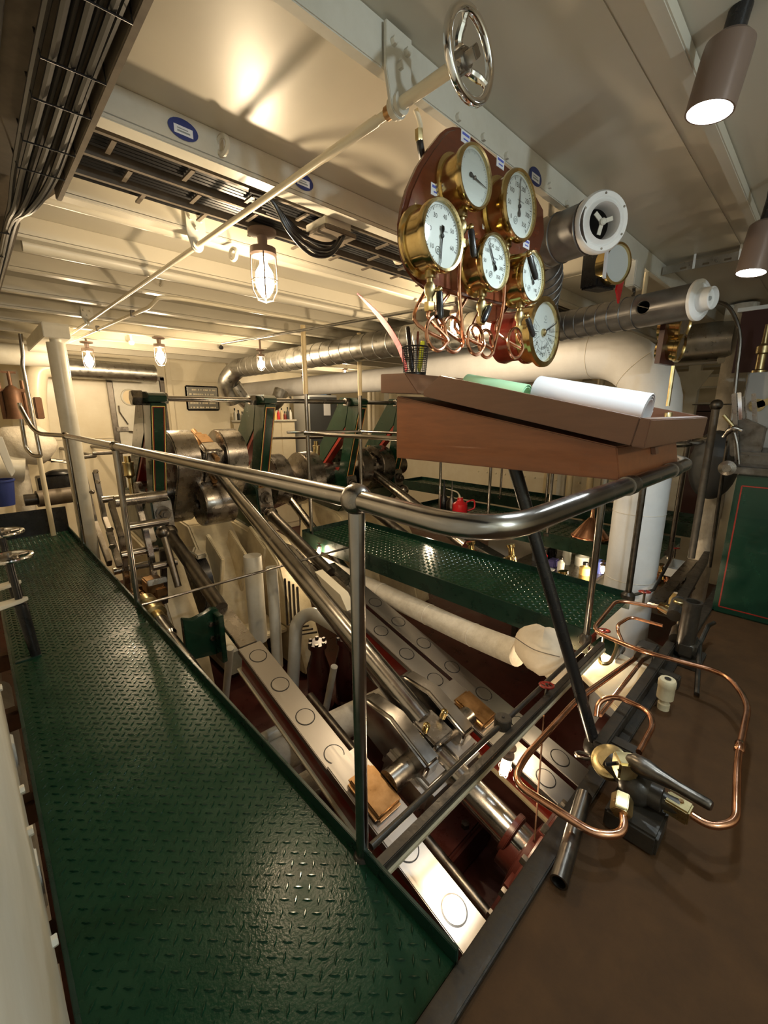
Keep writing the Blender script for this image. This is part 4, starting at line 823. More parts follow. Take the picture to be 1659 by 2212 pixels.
b = MB(); b.lathe(hole, sdv, [(0.034, -0.004), (0.040, 0.0), (0.040, 0.006), (0.034, 0.006), (0.034, -0.004)], 24, False); b.build('inspection_rim', 'steel_dark', t); cut = MB(); cut.cyl(hole-sdv*0.05, hole+sdv*0.05, 0.033, n=24); cut = cut.build('cutter', 'black', org=ORG[t.name]); lb.parent = None; lb.location = ORG[t.name]; bpy.context.view_layer.update()
md = lb.modifiers.new('port', 'BOOLEAN'); md.operation = 'DIFFERENCE'; md.object = cut; md.solver = 'EXACT'; nm_ = bpy.data.meshes.new_from_object(lb.evaluated_get(bpy.context.evaluated_depsgraph_get())); lb.modifiers.clear(); lb.data = nm_; nm_.materials.clear(); nm_.materials.append(MATS['duct_grey']); nm_.set_sharp_from_angle(angle=0.66)
lb.location = (0, 0, 0); lb.parent = t; bpy.data.objects.remove(cut)
b = MB(); b.beam(hole+sdv*0.011+V3((0, -0.03, -0.012)), hole+sdv*0.011+V3((0, 0.03, 0.012)), 0.010, 0.004); b.build('port_bar', 'steel', t)
MB().lathe(v1+A1*0.24, A1, [(0.099, 0), (0.103, 0.003), (0.103, 0.03), (0.099, 0.033)], 32).build('hanger_band', 'galv', t)
MB().box(v1.x+0.0, v1.x+0.05, v1.y+0.23, v1.y+0.235, v1.z+0.08, ZC).build('hanger_strap', 'galv', t)
# far spiral duct
da, db = PZ(1080, 694, 2.08), PZ(560, 792, 2.08); xd = (da.x+db.x)/2
t = thing('spiral_duct', 'silvery spiral wound duct running under the far beams', 'duct', (xd, 4, 1.95))
d0, d1_ = V3((xd, 1.60, 2.08)), V3((xd, db.y+0.2, 2.08)); MB().cyl(d0, d1_, 0.135, n=30).build('barrel', 'galv', t)
n = 26
for k in range(n): b = MB(); b.torus(d0.lerp(d1_, (k+0.5)/n), EY, 0.136, 0.004, 26, 5); b.build('seam', 'galv', t)
b = MB(); el = bez([d1_, d1_+V3((-0.02, 0.25, -0.02)), d1_+V3((-0.12, 0.42, -0.22)), d1_+V3((0.02, 0.5, -0.5))], 7); b.tube(el, 0.138, 26); b.build('elbow', 'galv', t)
b = MB(); el2 = bez([d1_+V3((-0.02, 0.4, -0.25)), d1_+V3((0.25, 0.42, -0.55)), d1_+V3((0.7, 0.42, -0.52)), d1_+V3((0.85, 0.42, -0.3))], 7); b.tube(el2, 0.12, 22); b.build('branch', 'galv', t)
tag(MB().box(xd+0.30, xd+0.66, 2.2, db.y, 2.055, 2.265).build('flat_duct', 'grey', bevel=0.01), 'grey rectangular duct beside the spiral duct', 'duct')
# ------------------------------------------------------------------ caged bulkhead lamps
def caged_lamp(top, ax, s, label, power, base='lampbrown', hold=None, group='caged bulkhead lamps', rl=0.03):
    ax = V3(ax).normalized(); t = thing('caged_lamp', label, 'lamp', top, group)
    u, v = perp(ax)
    MB().lathe(top, ax, [(0.055*s, 0), (0.055*s, 0.012*s), (0.020*s, 0.02*s), (0.018*s, 0.055*s), (0.050*s, 0.062*s), (0.052*s, 0.085*s), (0.044*s, 0.092*s)], 20).build('base', base, t)
    if hold: MB().cyl(top, (top.x, top.y, hold), 0.012, n=10).build('stem', base, t)
    g = [(0.040*s, 0.09*s), (0.042*s, 0.16*s), (0.040*s, 0.20*s), (0.028*s, 0.235*s), (0.008*s, 0.248*s)]
    MB().lathe(top, ax, g, 20, True).build('globe', 'glass', t)
    MB().lathe(top, ax, [(0.012*s, 0.09*s), (0.016*s, 0.12*s), (0.034*s, 0.15*s), (0.037*s, 0.19*s), (0.028*s, 0.22*s), (0.006*s, 0.235*s)], 16).build('bulb', 'bulb_warm', t)
    for k in range(4):
        a = math.pi*k/2+0.5; d = u*math.cos(a)+v*math.sin(a)
        b = MB(); b.tube([top+ax*z*s+d*r*s for r, z in ((0.048, 0.085), (0.050, 0.17), (0.047, 0.215), (0.030, 0.25), (0.0, 0.258))], 0.0028*s, 6); b.build('cage_wire', base, t)
    b = MB(); b.torus(top+ax*0.18*s, ax, 0.050*s, 0.0025*s, 24, 5); b.build('cage_ring', base, t)
    if power: light('lamp_light', 'POINT', top+ax*(0.30*s), power, WARM, rl)
    return t
DN = (0, 0, -1)
caged_lamp(V3((PY(566, 508, 2.14).x, 2.14, 2.288)), DN, 1.28, 'large caged lamp glowing under the second beam', 20)
caged_lamp(PY(186, 738, 6.40), DN, 1.25, 'caged lamp beside the cream column, near the spindle end', 26, hold=2.28)
caged_lamp(V3((PY(341, 722, 5.73).x, 5.73, 2.278)), DN, 1.25, 'caged lamp in front of the far steel door', 26)
caged_lamp(PY(562, 755, 5.04), DN, 0.95, 'caged lamp beside the elbow of the spiral duct', 26, hold=2.28)
caged_lamp(PY(745, 790, 7.1), DN, 1.0, 'caged lamp over the grey cabinet', 20, hold=2.30)
caged_lamp(PY(655, 806, 8.45), DN, 1.0, 'caged lamp at the back of the workshop corner', 12, hold=2.385)
caged_lamp(PY(985, 655, 2.145), DN, 0.9, 'caged lamp seen through the copper coils', 20, hold=2.29)
caged_lamp(PY(1100, 1612, 0.80), (-0.12, 0.05, -1), 0.62, 'caged lamp hanging from the cross beam over the slide bars', 7, rl=0.06)
caged_lamp(V3((2.612, 3.75, -0.01)), (-0.15, -0.1, -1), 0.5, 'small lamp under the narrow walkway end', 7)
caged_lamp(V3((2.75, 0.95, -0.03)), (0, -0.2, -1), 0.6, 'small lamp under the narrow walkway near the copper loop', 8)
bl = PX(1304, 1212, 4.74); caged_lamp(bl, DN, 0.55, 'small lamp below the far walkway, above the bench', 10, hold=-0.008)
ql = PX(921, 1141, 3.55); caged_lamp(V3((3.473, ql.y, ql.z+0.02)), (1, 0, -0.25), 0.5, 'small lamp on the outer kerb of the narrow walkway', 5)
# ------------------------------------------------------------------ LED spot lamps
def spot_lamp(top, bot, r, label, power, cone=120):
    t = thing('spot_lamp', label, 'spot lamp', top, 'cool white spot lamps'); d = (bot-top).normalized(); L = (bot-top).length
    b = MB(); b.lathe(top, d, [(r*0.75, 0), (r*0.97, 0.012), (r, 0.03), (r, L), (r*0.92, L), (r*0.90, L-0.02)], 32, False); b.build('housing', 'lampbrown', t)
    MB().lathe(top, d, [(r*0.9, 0.012), (r*0.9, 0.016)], 24).build('back_plate', 'black', t)
    MB().lathe(bot-d*0.012, d, [(r*0.90, 0), (r*0.90, 0.006)], 28).build('lens', 'bulb_cool', t)
    MB().cyl(top-d*((ZC+0.006-top.z)/-d.z if top.z+0.14 > ZC else 0.14), top+d*0.02, r*0.45, n=16).build('neck', 'black', t)
    if power: light('spot_light', 'SPOT', bot+d*0.012, power, COOL, r*0.8, aim=bot+d, spot=cone, blend=0.7)
    return t
sA, sB = PY(1581, 82, 0.335), PY(1532, 243, 0.358); spot_lamp(sA, sB, 0.056, 'brown tubular spot lamp hanging from the near beam', 22, 160)
b = MB(); b.tube(bez([PY(1598, 102, 0.36), PY(1630, 92, 0.37), PY(1665, 60, 0.38), PY(1690, 0, 0.38)], 6), 0.007, 8); tag(b.build('lamp_cable', 'rubber'), 'black cable looping from the tubular spot lamp', 'cable')
s2 = PY(1622, 590, 0.36); s2t = s2+V3((0.02, -0.02, 0.20)); spot_lamp(s2t, s2, 0.058, 'brown spot lamp beside the copper pipe bundle', 24, 140)
tag(MB().cyl(s2t+V3((0, 0, 0.02)), (s2t.x+0.01, s2t.y, ZC+0.004), 0.016, n=10).build('drop_rod', 'black'), 'black drop rod holding the spot lamp by the pipe bundle', 'rod')
# ------------------------------------------------------------------ cable runs
t = thing('cable_tray', 'perforated tray full of black cables along the deckhead over the walkway', 'cable tray', (0.2, 1.6, 2.26))
MB().box(-0.04, 0.415, -0.5, 2.28, 2.262, 2.27).build('tray', 'tray', t)
MB().box(0.395, 0.415, -0.5, 2.28, 2.222, 2.27).build('side_lip', 'tray', t, bevel=0.003)
b = MB(); b.prism([(0.415, 2.28, 2.262), (0.31, 2.62, 2.232), (-0.04, 2.62, 2.232), (-0.04, 2.28, 2.262)], (0, 0, 0.008)); b.box(-0.04, 0.31, 2.62, 7.0, 2.232, 2.24); b.box(0.295, 0.31, 2.62, 7.0, 2.212, 2.24); b.build('lower_tray', 'tray', t)
k = 0
for x0, n_, zz in ((0.375, 7, 2.232), (0.19, 4, 2.238), (0.07, 5, 2.232)):
    for i in range(n_):
        x = x0-i*0.019; z = zz-0.012*(i % 2); k += 1
        e = V3((min(x, 0.29)-0.02*(i % 2), 2.62, z-0.028)); b = MB()
        b.tube(bez([(x, -0.5, z), (x, 0.9, z), (x+random.uniform(-.006, .006), 1.5, z), (x, 2.1, z), ((x+e.x)/2, 2.38, z-0.03), e, (e.x, 3.5, e.z), (e.x, 6.9, e.z)], 5), 0.0088, 7)
        b.build('cable', 'rubber', t)
for y in (0.95, 1.18, 1.42, 1.60, 1.85, 2.05, 2.7, 3.1):
    xr = 0.39 if y < 2.3 else 0.27; b = MB(); b.tube([(xr, y, 2.262-(0.03 if y > 2.3 else 0)), (xr+0.002, y, 2.212-(0.03 if y > 2.3 else 0)), (xr-0.13, y, 2.208-(0.03 if y > 2.3 else 0)), (xr-0.135, y, 2.262-(0.03 if y > 2.3 else 0))], 0.0028, 5); b.build('cable_tie', 'black', t)
t = thing('cable_ladder', 'dark cable ladder with clips across the deckhead behind the second girder', 'cable tray', (2, 2.0, 2.29))
MB().box(-0.04, 6.0, 1.80, 2.26, 2.335, 2.345).build('backing', 'tray', t)
for y in (1.80, 1.97, 2.14): MB().box(-0.04, 6.0, y-0.006, y+0.010, 2.285, 2.335).build('rail', 'tray', t)
for y in (1.826, 1.850, 1.874, 1.898, 1.922, 1.946, 1.996, 2.020, 2.044, 2.068, 2.092, 2.116, 2.166, 2.190, 2.214, 2.238): MB().cyl((-0.04, y, 2.321), (6.0, y, 2.321), 0.0122, n=8).build('cable', 'rubber', t)
for i in range(22):
    for j, y in enumerate((1.885, 2.055, 2.215)): x = 0.25+i*0.26+0.09*j; MB().box(x-0.008, x+0.008, y-0.05, y+0.05, 2.292, 2.300).build('clip', 'tray', t)
# drooping cable loops into the white terminal box
t = thing('terminal_box', 'cream terminal box with a flanged plate under the deckhead', 'terminal box', PY(700, 470, 1.92))
p = PY(702, 486, 1.80); MB().box(p.x-0.02, p.x+0.13, 1.762, 1.93, p.z-0.012, 2.288).build('box', 'ceil', t, bevel=0.006); MB().box(p.x-0.03, p.x+0.16, 1.760, 1.945, p.z-0.03, p.z-0.01).build('gland_plate', 'tray', t, bevel=0.003)
for k in range(6):
    yy = 1.775+k*0.024; zp = p.z-0.026; lo = (552, 540, 548, 528, 536, 515)[k]; xr = (744, 738, 741, 733, 736, 728)[k]; xl = (600, 606, 612, 618, 624, 632)[k]; b = MB()
    b.tube(bez([V3((PY(xl-60, 430, yy).x, yy, 2.268)), V3((PY(xl-12, 450, yy).x, yy, 2.262)), PY(xl+22, 497+k, yy), PY(xl+70, lo-4, yy), PY((xl+70+xr)/2+8, lo-3, yy), PY(xr, 508, yy), V3((PY(xr-2, 490, yy).x, yy, zp))], 6), 0.0085, 8)
    tag(b.build('cable', 'rubber'), 'black cable drooping in a loop below the terminal box', 'cable', 'drooping cable loops')
# deckhead pipes
def conduit(name, pts, r, mt, label, rad=0.06, clips=()):
    t = thing(name, label, 'pipe', pts[0]); MB().tube(rounded(pts, rad), r, 10).build('run', mt, t)
    for c in clips: c = V3(c); b = MB(); b.box(c.x-0.015, c.x+0.015, c.y-0.015, c.y+0.015, c.z-r-0.004, c.z+r+0.02); b.build('clip', 'steel_dark', t)
    return t
conduit('deck_pipe', [V3((0.36, 3.13, 2.27)), V3((3.04, 3.13, 2.27))], 0.035, 'ceil', 'cream pipe along the third beam under the deckhead')
conduit('deck_pipe', [V3((0.36, 2.48, 2.30)), V3((5.0, 2.48, 2.30))], 0.030, 'ceil', 'cream pipe behind the beam that carries the large lamp')
x1_, z1_ = 1.30, 2.20
a0, a1, a2 = PZ(150, 738, 2.22), PZ(322, 664, 2.22), PZ(345, 652, 2.22)
conduit('deck_pipe', [a0, a1, a2+V3((0, 0, 0.035)), V3((a2.x+0.15, a2.y-0.05, 2.255)), V3((4.2, a2.y-0.05, 2.255))], 0.014, 'cream', 'thin cream pipe with an offset bend left of the large lamp', 0.05, [a0.lerp(a1, 0.45), a0.lerp(a1, 0.85)])
conduit('deck_pipe', [PZ(480, 742, 2.2), PZ(660, 712, 2.2), PZ(985, 655, 2.2)], 0.014, 'galv', 'thin steel conduit above the spiral duct', 0.05)
for (px, py, Y) in ((285, 745, 6.3), (478, 755, 6.3), (875, 690, 3.2), (860, 570, 2.0)):
    p = PY(px, py, Y); t = thing('sprinkler_head', {285: 'white detector hanging from the far beams left of the door', 478: 'small black fitting under the far beams', 875: 'brass sprinkler on a bent pipe behind the pen cup', 860: 'pale sprinkler head beside the gauge board'}[px], 'detector', p)
    hl = (2.286 if px == 860 else ZC+0.004)-(p.z+0.05); MB().lathe(p+V3((0, 0, 0.05)), DN, [(0.012, -max(hl, 0.0)), (0.012, 0), (0.03, 0.005), (0.034, 0.03), (0.02, 0.05)], 14).build('body', {285: 'plastic_white', 478: 'black', 875: 'brass', 860: 'cream'}[px], t)
# ------------------------------------------------------------------ drain valves and copper pipes on the platform edge
t = thing('valve_rail', 'black iron bar carrying the drain valves along the platform edge', 'bar', (2.3, 0.46, 0.0))
MB().box(1.66, 3.05, 0.425, 0.475, 0.014, 0.075).build('bar', 'black_iron', t, bevel=0.006)
for x in (1.75, 2.45, 2.98): MB().box(x-0.03, x+0.03, 0.33, 0.43, 0.0, 0.06).build('lug', 'black_iron', t, bevel=0.006)
def path(pts): return [PZ(x, y, z) for x, y, z in pts]
def cu(pts, r, label, rad=0.06):
    b = MB(); b.tube(rounded(path(pts), rad, 7), r, 12); return tag(b.build('copper_pipe', 'copper'), label, 'copper pipe', 'copper drain pipes at the platform')
cu([(1342, 1738, 0.13), (1352, 1800, 0.10), (1290, 1806, 0.10), (1108, 1690, 0.10), (1130, 1640, 0.10), (1246, 1512, 0.10), (1400, 1402, 0.02), (1402, 1395, -0.04)], 0.0135, 'copper pipe looping out over the lamp and back behind the strut', 0.09)
cu([(1380, 1625, 0.14), (1412, 1566, 0.14), (1400, 1535, 0.14), (1330, 1503, 0.13), (1292, 1515, 0.10), (1288, 1548, 0.05)], 0.0115, 'short arched copper pipe behind the brass valve', 0.05)
cu([(1488, 1757, 0.12), (1535, 1786, 0.12), (1590, 1778, 0.13), (1593, 1640, 0.17), (1618, 1520, 0.18), (1570, 1455, 0.18), (1390, 1408, 0.15), (1278, 1362, 0.13), (1332, 1296, 0.13), (1420, 1312, 0.14)], 0.0125, 'long copper pipe making a wide loop over the brown platform', 0.09)
cu([(1346, 1390, 0.02), (1330, 1352, 0.10), (1362, 1332, 0.12), (1432, 1352, 0.13)], 0.010, 'thin copper pipe inside the wide loop', 0.05)
cu([(1296, 1545, 0.05), (1405, 1405, 0.05)], 0.010, 'straight copper pipe beside the black bar', 0.02)
# swelling joint on the long loop
j = PZ(1598, 1614, 0.172); b = MB(); d = (PZ(1603, 1590, 0.175)-PZ(1594, 1640, 0.17)); b.lathe(j-d.normalized()*0.03, d, [(0.0125, 0), (0.017, 0.008), (0.016, 0.03), (0.0175, 0.05), (0.0125, 0.06)], 12); tag(b.build('pipe_joint', 'copper'), 'soldered sleeve on the long copper loop', 'pipe joint')
# front valve
vb = PZ(1375, 1700, 0.12)
t = thing('drain_valve', 'drain valve with a brass flange and a long steel lever', 'valve', (vb.x, vb.y, 0))
q0, q1 = PZ(1318, 1760, 0.0), PZ(1430, 1855, 0.0)
MB().box(vb.x-0.12, vb.x+0.03, vb.y-0.10, vb.y+0.06, 0.0, 0.075).build('block', 'black_iron', t, bevel=0.008)
MB().sph(vb, 0.058, 18, 12).build('body', 'black_iron', t)
f = PZ(1316, 1642, 0.14); ax = (f-vb).normalized(); fa = V3((-0.45, 0.15, 0.88)).normalized()
MB().cyl(vb, f, 0.040, 0.036, n=20).build('bonnet', 'black_iron', t)
MB().lathe(f-fa*0.012, fa, [(0.050, -0.02), (0.062, -0.015), (0.064, 0), (0.064, 0.010), (0.058, 0.014), (0.038, 0.014), (0.036, 0.022)], 30).build('flange', 'brass_dull', t)
l0, l1 = PZ(1368, 1645, 0.22), PZ(1538, 1742, 0.24); st = PZ(1350, 1655, 0.19)
b = MB(); b.obox(st, (0.025, 0.02, 0), (-0.02, 0.025, 0.0), (0, 0, 0.035)); b.build('yoke', 'brass_dull', t, bevel=0.006)
for k in (-1, 1): b = MB(); b.beam(st+V3((-0.04, 0.03+0.02*k, 0.0)), l0+V3((0.0, 0.012*k, -0.01)), 0.006, 0.012); b.build('link_plate', 'black', t)
MB().lathe(l0, l1-l0, [(0.016, -0.02), (0.030, 0.0), (0.032, 0.04), (0.024, 0.08), (0.017, 0.14), (0.0165, (l1-l0).length-0.006), (0.013, (l1-l0).length)], 16).build('lever', 'steel_dark', t)
b = MB(); nut(b, PZ(1345, 1722, 0.135), (PZ(1342, 1750, 0.125)-PZ(1348, 1700, 0.145)), 0.034, 0.06); b.build('union_nut', 'brass_dull', t, bevel=0.002)
s0, s1 = PZ(1400, 1708, 0.125), PZ(1445, 1735, 0.125); MB().lathe(vb, s1-vb, [(0.040, 0), (0.040, (s1-vb).length*0.8), (0.028, (s1-vb).length*0.82), (0.028, (s1-vb).length+0.03)], 20).build('outlet', 'black_iron', t)
cp = PZ(1464, 1745, 0.125); b = MB(); dd = (s1-s0).normalized(); e = dd.cross(V3((0, 0, 1))).normalized(); b.obox(cp, dd*0.036, e*0.028, V3((0, 0, 0.026))); b.build('coupling', 'brass_dull', t, bevel=0.005)
MB().lathe(cp+V3((0.005, -0.005, 0.024)), (0, 0, 1), [(0.008, 0), (0.008, 0.006)], 6).build('set_screw', 'bronze', t)
b = MB(); b.torus(PZ(1260, 1632, 0.06), (0.3, 0.2, 1), 0.030, 0.006, 20, 6); b.build('ring', 'steel', t)
# open ended black pipe stub pointing at the viewer
p0, p1 = PZ(1262, 1718, 0.05), PZ(1207, 1906, 0.03)
t = thing('pipe_stub', 'open ended dark steel pipe stub lying at the platform edge', 'pipe', (p0.x, p0.y, 0.0)); d = (p1-p0).normalized()
MB().lathe(p0, d, [(0.026, 0), (0.026, (p1-p0).length), (0.020, (p1-p0).length), (0.019, 0.01), (0.0, 0.01)], 22, False).build('tube', 'steel_dark', t)
# thin red lead wire and hanging rod below the lamp
tag(MB().cyl(PY(1175, 1545, 0.77), PY(1155, 1815, 0.62), 0.0042, n=6).build('hanging_rod', 'copper'), 'thin copper coloured rod hanging past the lamp into the pit', 'rod')
# rear valve
vc = PZ(1462, 1420, 0.0)
t = thing('drain_valve', 'black drain valve with an upright open pipe near the green cabinet', 'valve', vc)
MB().box(vc.x-0.10, vc.x+0.12, vc.y-0.12, vc.y-0.02, 0.0, 0.03).build('base_plate', 'black_iron', t, bevel=0.005)
MB().box(vc.x-0.05, vc.x+0.10, vc.y-0.09, vc.y+0.01, 0.03, 0.13).build('chest', 'black_iron', t, bevel=0.02, seg=3)
u0 = vc+V3((0.0, -0.03, 0.05)); ut = PX(1467, 1325, vc.x+0.0); hgt = 0.30
MB().lathe(u0, (0, 0, 1), [(0.044, 0), (0.044, hgt), (0.047, hgt), (0.047, hgt+0.015), (0.034, hgt+0.015), (0.033, 0.02), (0.0, 0.02)], 26, False).build('pipe', 'black_iron', t)
for dx, dy, z in ((0.10, 0.02, 0.10), (0.13, -0.01, 0.18), (0.16, 0.05, 0.24)):
    b = MB(); b.lathe(vc+V3((0.02, dy, z)), (1, 0.1, 0.2), [(0.038, 0), (0.038, dx), (0.026, dx+0.005), (0.026, dx+0.03)], 16); b.build('branch', 'black_iron', t)
MB().lathe(vc+V3((0.12, 0.05, 0.25)), (0, 0, 1), [(0.035, 0), (0.035, 0.05), (0.030, 0.055)], 16).build('cap', 'brass_dull', t)
b = MB(); c0 = PZ(1424, 1312, 0.14); nut(b, c0, (PZ(1440, 1318, 0.14)-PZ(1405, 1308, 0.14)), 0.040, 0.07); b.build('coupling_nut', 'brass', t, bevel=0.002)
b = MB(); b.tube([c0, vc+V3((0.05, 0.04, 0.22))], 0.018, 10); b.build('tail_pipe', 'brass_dull', t)
b = MB(); b.tube(path([(1505, 1500, 0.02), (1512, 1390, 0.10), (1530, 1352, 0.14), (1543, 1345, 0.15)]), 0.012, 8); b.build('side_lever', 'steel_dark', t)
bx = PZ(1400, 1400, 0.09); MB().box(bx.x-0.08, bx.x+0.03, bx.y-0.05, bx.y+0.05, 0.03, 0.12).build('inlet', 'black_iron', t, bevel=0.01)
pc_ = PZ(1432, 1530, 0.0); t = thing('capped_stub', 'cream capped pipe stub standing below the rear drain valve', 'pipe stub', pc_)
MB().lathe(pc_, (0, 0, 1), [(0.026, 0), (0.026, 0.03), (0.020, 0.035), (0.020, 0.05), (0.036, 0.06), (0.036, 0.12), (0.038, 0.125), (0.038, 0.15), (0.033, 0.16)], 20).build('body', 'cream_dirty', t)
MB().lathe(pc_+V3((0, 0, 0.158)), (0, 0, 1), [(0.014, 0), (0.014, 0.006)], 12).build('cap_screw', 'steel_dark', t)
bq = PZ(1340, 1420, -0.05); t = thing('drain_loop', 'small brass U shaped drain pipe over the bright cylinder lid', 'pipe', bq)
MB().tube(bez(path([(1293, 1412, -0.11), (1298, 1432, -0.12), (1318, 1430, -0.12), (1332, 1398, -0.10), (1330, 1385, -0.09)]), 6), 0.011, 8).build('bend', 'brass_dull', t)
# pale cylinder lids right of the lagged pipe
t = thing('inspection_hatch', 'pale cream sheet metal lid below the copper pipes', 'lid', PZ(1330, 1470, -0.25))
b = MB(); b.prism([PZ(x, y, -0.22) for x, y in ((1240, 1440), (1290, 1385), (1400, 1440), (1345, 1540))], (0, 0, -0.04)); b.build('lid', 'cream', t, bevel=0.006)
b = MB(); b.prism([PZ(x, y, -0.19) for x, y in ((1275, 1392), (1300, 1372), (1352, 1398), (1330, 1425))], (0, 0, -0.03)); b.build('upper_lid', 'chrome', t, bevel=0.004)
# ------------------------------------------------------------------ left side and far end
cx, cy = 0.785, 5.64
t = thing('deck_column', 'stout cream pillar standing beside the wide walkway kerb', 'column', (cx, cy, -1.45))
MB().cyl((cx, cy, -1.45), (cx, cy, 2.10), 0.083, n=24).build('shaft', 'white', t)
MB().lathe((cx, cy, 2.08), (0, 0, 1), [(0.05, 0), (0.05, 0.05), (0.06, 0.09)], 20).build('neck', 'white', t)
MB().box(cx-0.11, cx+0.11, cy-0.15, cy+1.3, 2.13, 2.27).build('header', 'white', t, bevel=0.006)
for k, (x, y, lab) in enumerate(((0.076, 3.06, 'chrome valve wheel on a dark spindle, nearer the brown platform'), (0.071, 3.41, 'chrome valve wheel on a dark spindle, nearer the walkway end'))):
    z = (0.62, 0.69)[k]; t = thing('valve_spindle', lab, 'valve wheel', (x, y, 0), 'valve wheels on the casing')
    R = 0.105; b = MB(); b.torus((x-0.03, y, z), (0, 0, 1), R, 0.011, 36, 8); b.build('rim', 'chrome', t)
    for a in range(4): b = MB(); q = math.pi*a/2+0.4; b.cyl((x-0.03, y, z), (x-0.03+R*math.cos(q), y+R*math.sin(q), z), 0.009, n=8); b.build('spoke', 'steel', t)
    MB().lathe((x-0.03, y, z-0.01), (0, 0, 1), [(0.05, 0), (0.05, 0.02), (0.02, 0.025), (0.02, 0.04)], 16).build('hub', 'steel', t)
    MB().cyl((x-0.03, y, z), (x-0.02, y, 0.30), 0.018, n=12).build('spindle', 'black', t)
    MB().cyl((x-0.02, y, 0.34), (x, y, 0.0), 0.032, 0.026, n=14).build('sleeve', 'black', t)
    b = MB(); b.prism([(-0.105, y-0.05, 0.33), (x-0.02, y-0.035, 0.35), (x+0.02, y, 0.35), (x-0.02, y+0.035, 0.35), (-0.105, y+0.05, 0.33)], (0, 0, 0.022)); b.build('bracket', 'white', t, bevel=0.003)
def P7(x, y, Y=7.3): return PY(x, y, Y)
t = thing('lagged_valve', 'white lagged stop valve with a rusty yoke by the far bulkhead', 'valve', P7(60, 990, 7.0))
c = P7(52, 962, 7.0); b = MB(); b.sph(c, 0.34, 18, 12, (0.95, 0.8, 0.75))
for i, v in enumerate(b.v): d = v-c; b.v[i] = c+d*(1+0.07*math.sin(5*d.x/0.3+2)*math.cos(4*d.z/0.3))
b.build('jacket', 'lagging', t)
MB().cyl(c+V3((-0.1, 0, -0.2)), c+V3((-0.1, 0, -1.2)), 0.10, n=16).build('lower_pipe', 'lagging', t)
MB().cyl(P7(-20, 1005, 6.9), P7(52, 1010, 6.9), 0.17, n=18).build('side_pipe', 'white', t)
y0 = P7(37, 905, 7.0); 
MB().lathe(y0, (0, 0, 1), [(0.10, 0), (0.09, 0.1), (0.09, 0.33), (0.05, 0.38), (0.02, 0.4), (0.02, 0.56)], 14).build('yoke_body', 'rust', t)
for s_ in (-1, 1): MB().cyl(y0+V3((0.11*s_, 0, 0)), y0+V3((0.11*s_, 0, 0.46)), 0.022, n=8).build('yoke_stud', 'rust', t)
MB().beam(y0+V3((-0.17, 0, 0.34)), y0+V3((0.17, 0, 0.34)), 0.06, 0.035).build('yoke_bar', 'rust', t); MB().beam(y0+V3((-0.07, 0, 0.55)), y0+V3((0.07, 0, 0.55)), 0.03, 0.025).build('tee_handle', 'rust', t)
MB().box(P7(78, 895, 7.1).x, P7(95, 895, 7.1).x, 7.05, 7.2, P7(85, 905, 7.1).z, P7(85, 858, 7.1).z).build('rusty_flange', 'rust', t, bevel=0.01)
def pipe6(label, pts, r, mt, rad=0.25, n=18, name='lagged_pipe', cat='pipe'):
    pts = [V3((p.x, p.y, min(p.z, 2.25-r))) for p in pts]; b = MB(); b.tube(rounded(pts, rad), r, n); return tag(b.build(name, mt), label, cat)
pipe6('thick grey pipe entering from the hull side below the beams', [P7(-30, 742, 7.25), P7(100, 748, 7.25)], 0.13, 'white')
pipe6('foil wrapped horizontal pipe over the steel door', [P7(128, 794, 7.65), P7(334, 808, 7.65)], 0.135, 'galv')
pipe6('cream horizontal pipe above the foil wrapped pipe', [P7(90, 762, 8.06), P7(278, 771, 8.06)], 0.095, 'cream')
pipe6('cream pipe bending down behind the pillar', [P7(132, 794, 7.65), P7(78, 794, 7.65), P7(74, 860, 7.65), P7(88, 960, 7.65)], 0.13, 'cream', 0.35)
pipe6('slim grey rail pipe with a kink in front of the pillar', [P7(40, 700, 6.2), P7(50, 770, 6.2), P7(48, 790, 6.2), P7(88, 985, 6.1)], 0.020, 'rod', 0.05, 10, 'rail_pipe')
pipe6('cream post below the curved rail end', [P7(84, 985, 6.15), P7(98, 1060, 6.15), V3((P7(98, 1060, 6.15).x, 6.15, 0.0))], 0.026, 'cream', 0.1, 10, 'rail_pipe')
for k, (a, b2, lab) in enumerate((((165, 990), (205, 985), 'short black rod behind the pillar'), ((200, 980), (300, 975), 'steel rod with a hooked end before the far bulkhead'), ((110, 995), (150, 998), 'dark pipe end behind the posts'))):
    b = MB(); q_ = P7(*b2, 6.4); b.tube([P7(*a, 6.4), q_, V3((q_.x-0.12-0.1*k, 8.2, q_.z-0.02*k))], 0.022, 8); tag(b.build('control_rod', 'steel_dark'), lab, 'rod')
t = thing('motor', 'brown cylindrical motor beyond the walkway end plate', 'motor', P7(100, 1085, 6.6)); a = P7(80, 1078, 6.55); MB().cyl(a, a+V3((0.36, 0.05, 0)), 0.10, n=20).build('barrel', 'tray', t); MB().cyl(a-V3((0.12, 0, 0)), a, 0.07, n=16).build('fan_end', 'black_iron', t)
p = P7(95, 1050, 7.0); p.x = 0.76; t = thing('black_crate', 'black plastic crate beside the far bulkhead', 'crate', (p.x, 7.0, p.z-0.15)); MB().box(p.x-0.23, p.x+0.23, 6.9, 7.2, p.z-0.15, p.z+0.12).build('box', 'black', t, bevel=0.01); b = MB(); b.sph((p.x+0.03, 7.05, p.z+0.14), 0.12, 12, 8, (1.4, 1, 0.5)); b.build('crumpled_bag', 'rubber', t)
p = P7(4, 1066, 6.5); t = thing('blue_bucket', 'blue bucket beyond the walkway end', 'bucket', (p.x, p.y, p.z-0.12)); MB().lathe((p.x, p.y, p.z-0.14), (0, 0, 1), [(0.10, 0), (0.13, 0.28), (0.14, 0.28), (0.14, 0.30), (0.125, 0.30)], 20, False).build('pail', 'blue', t)
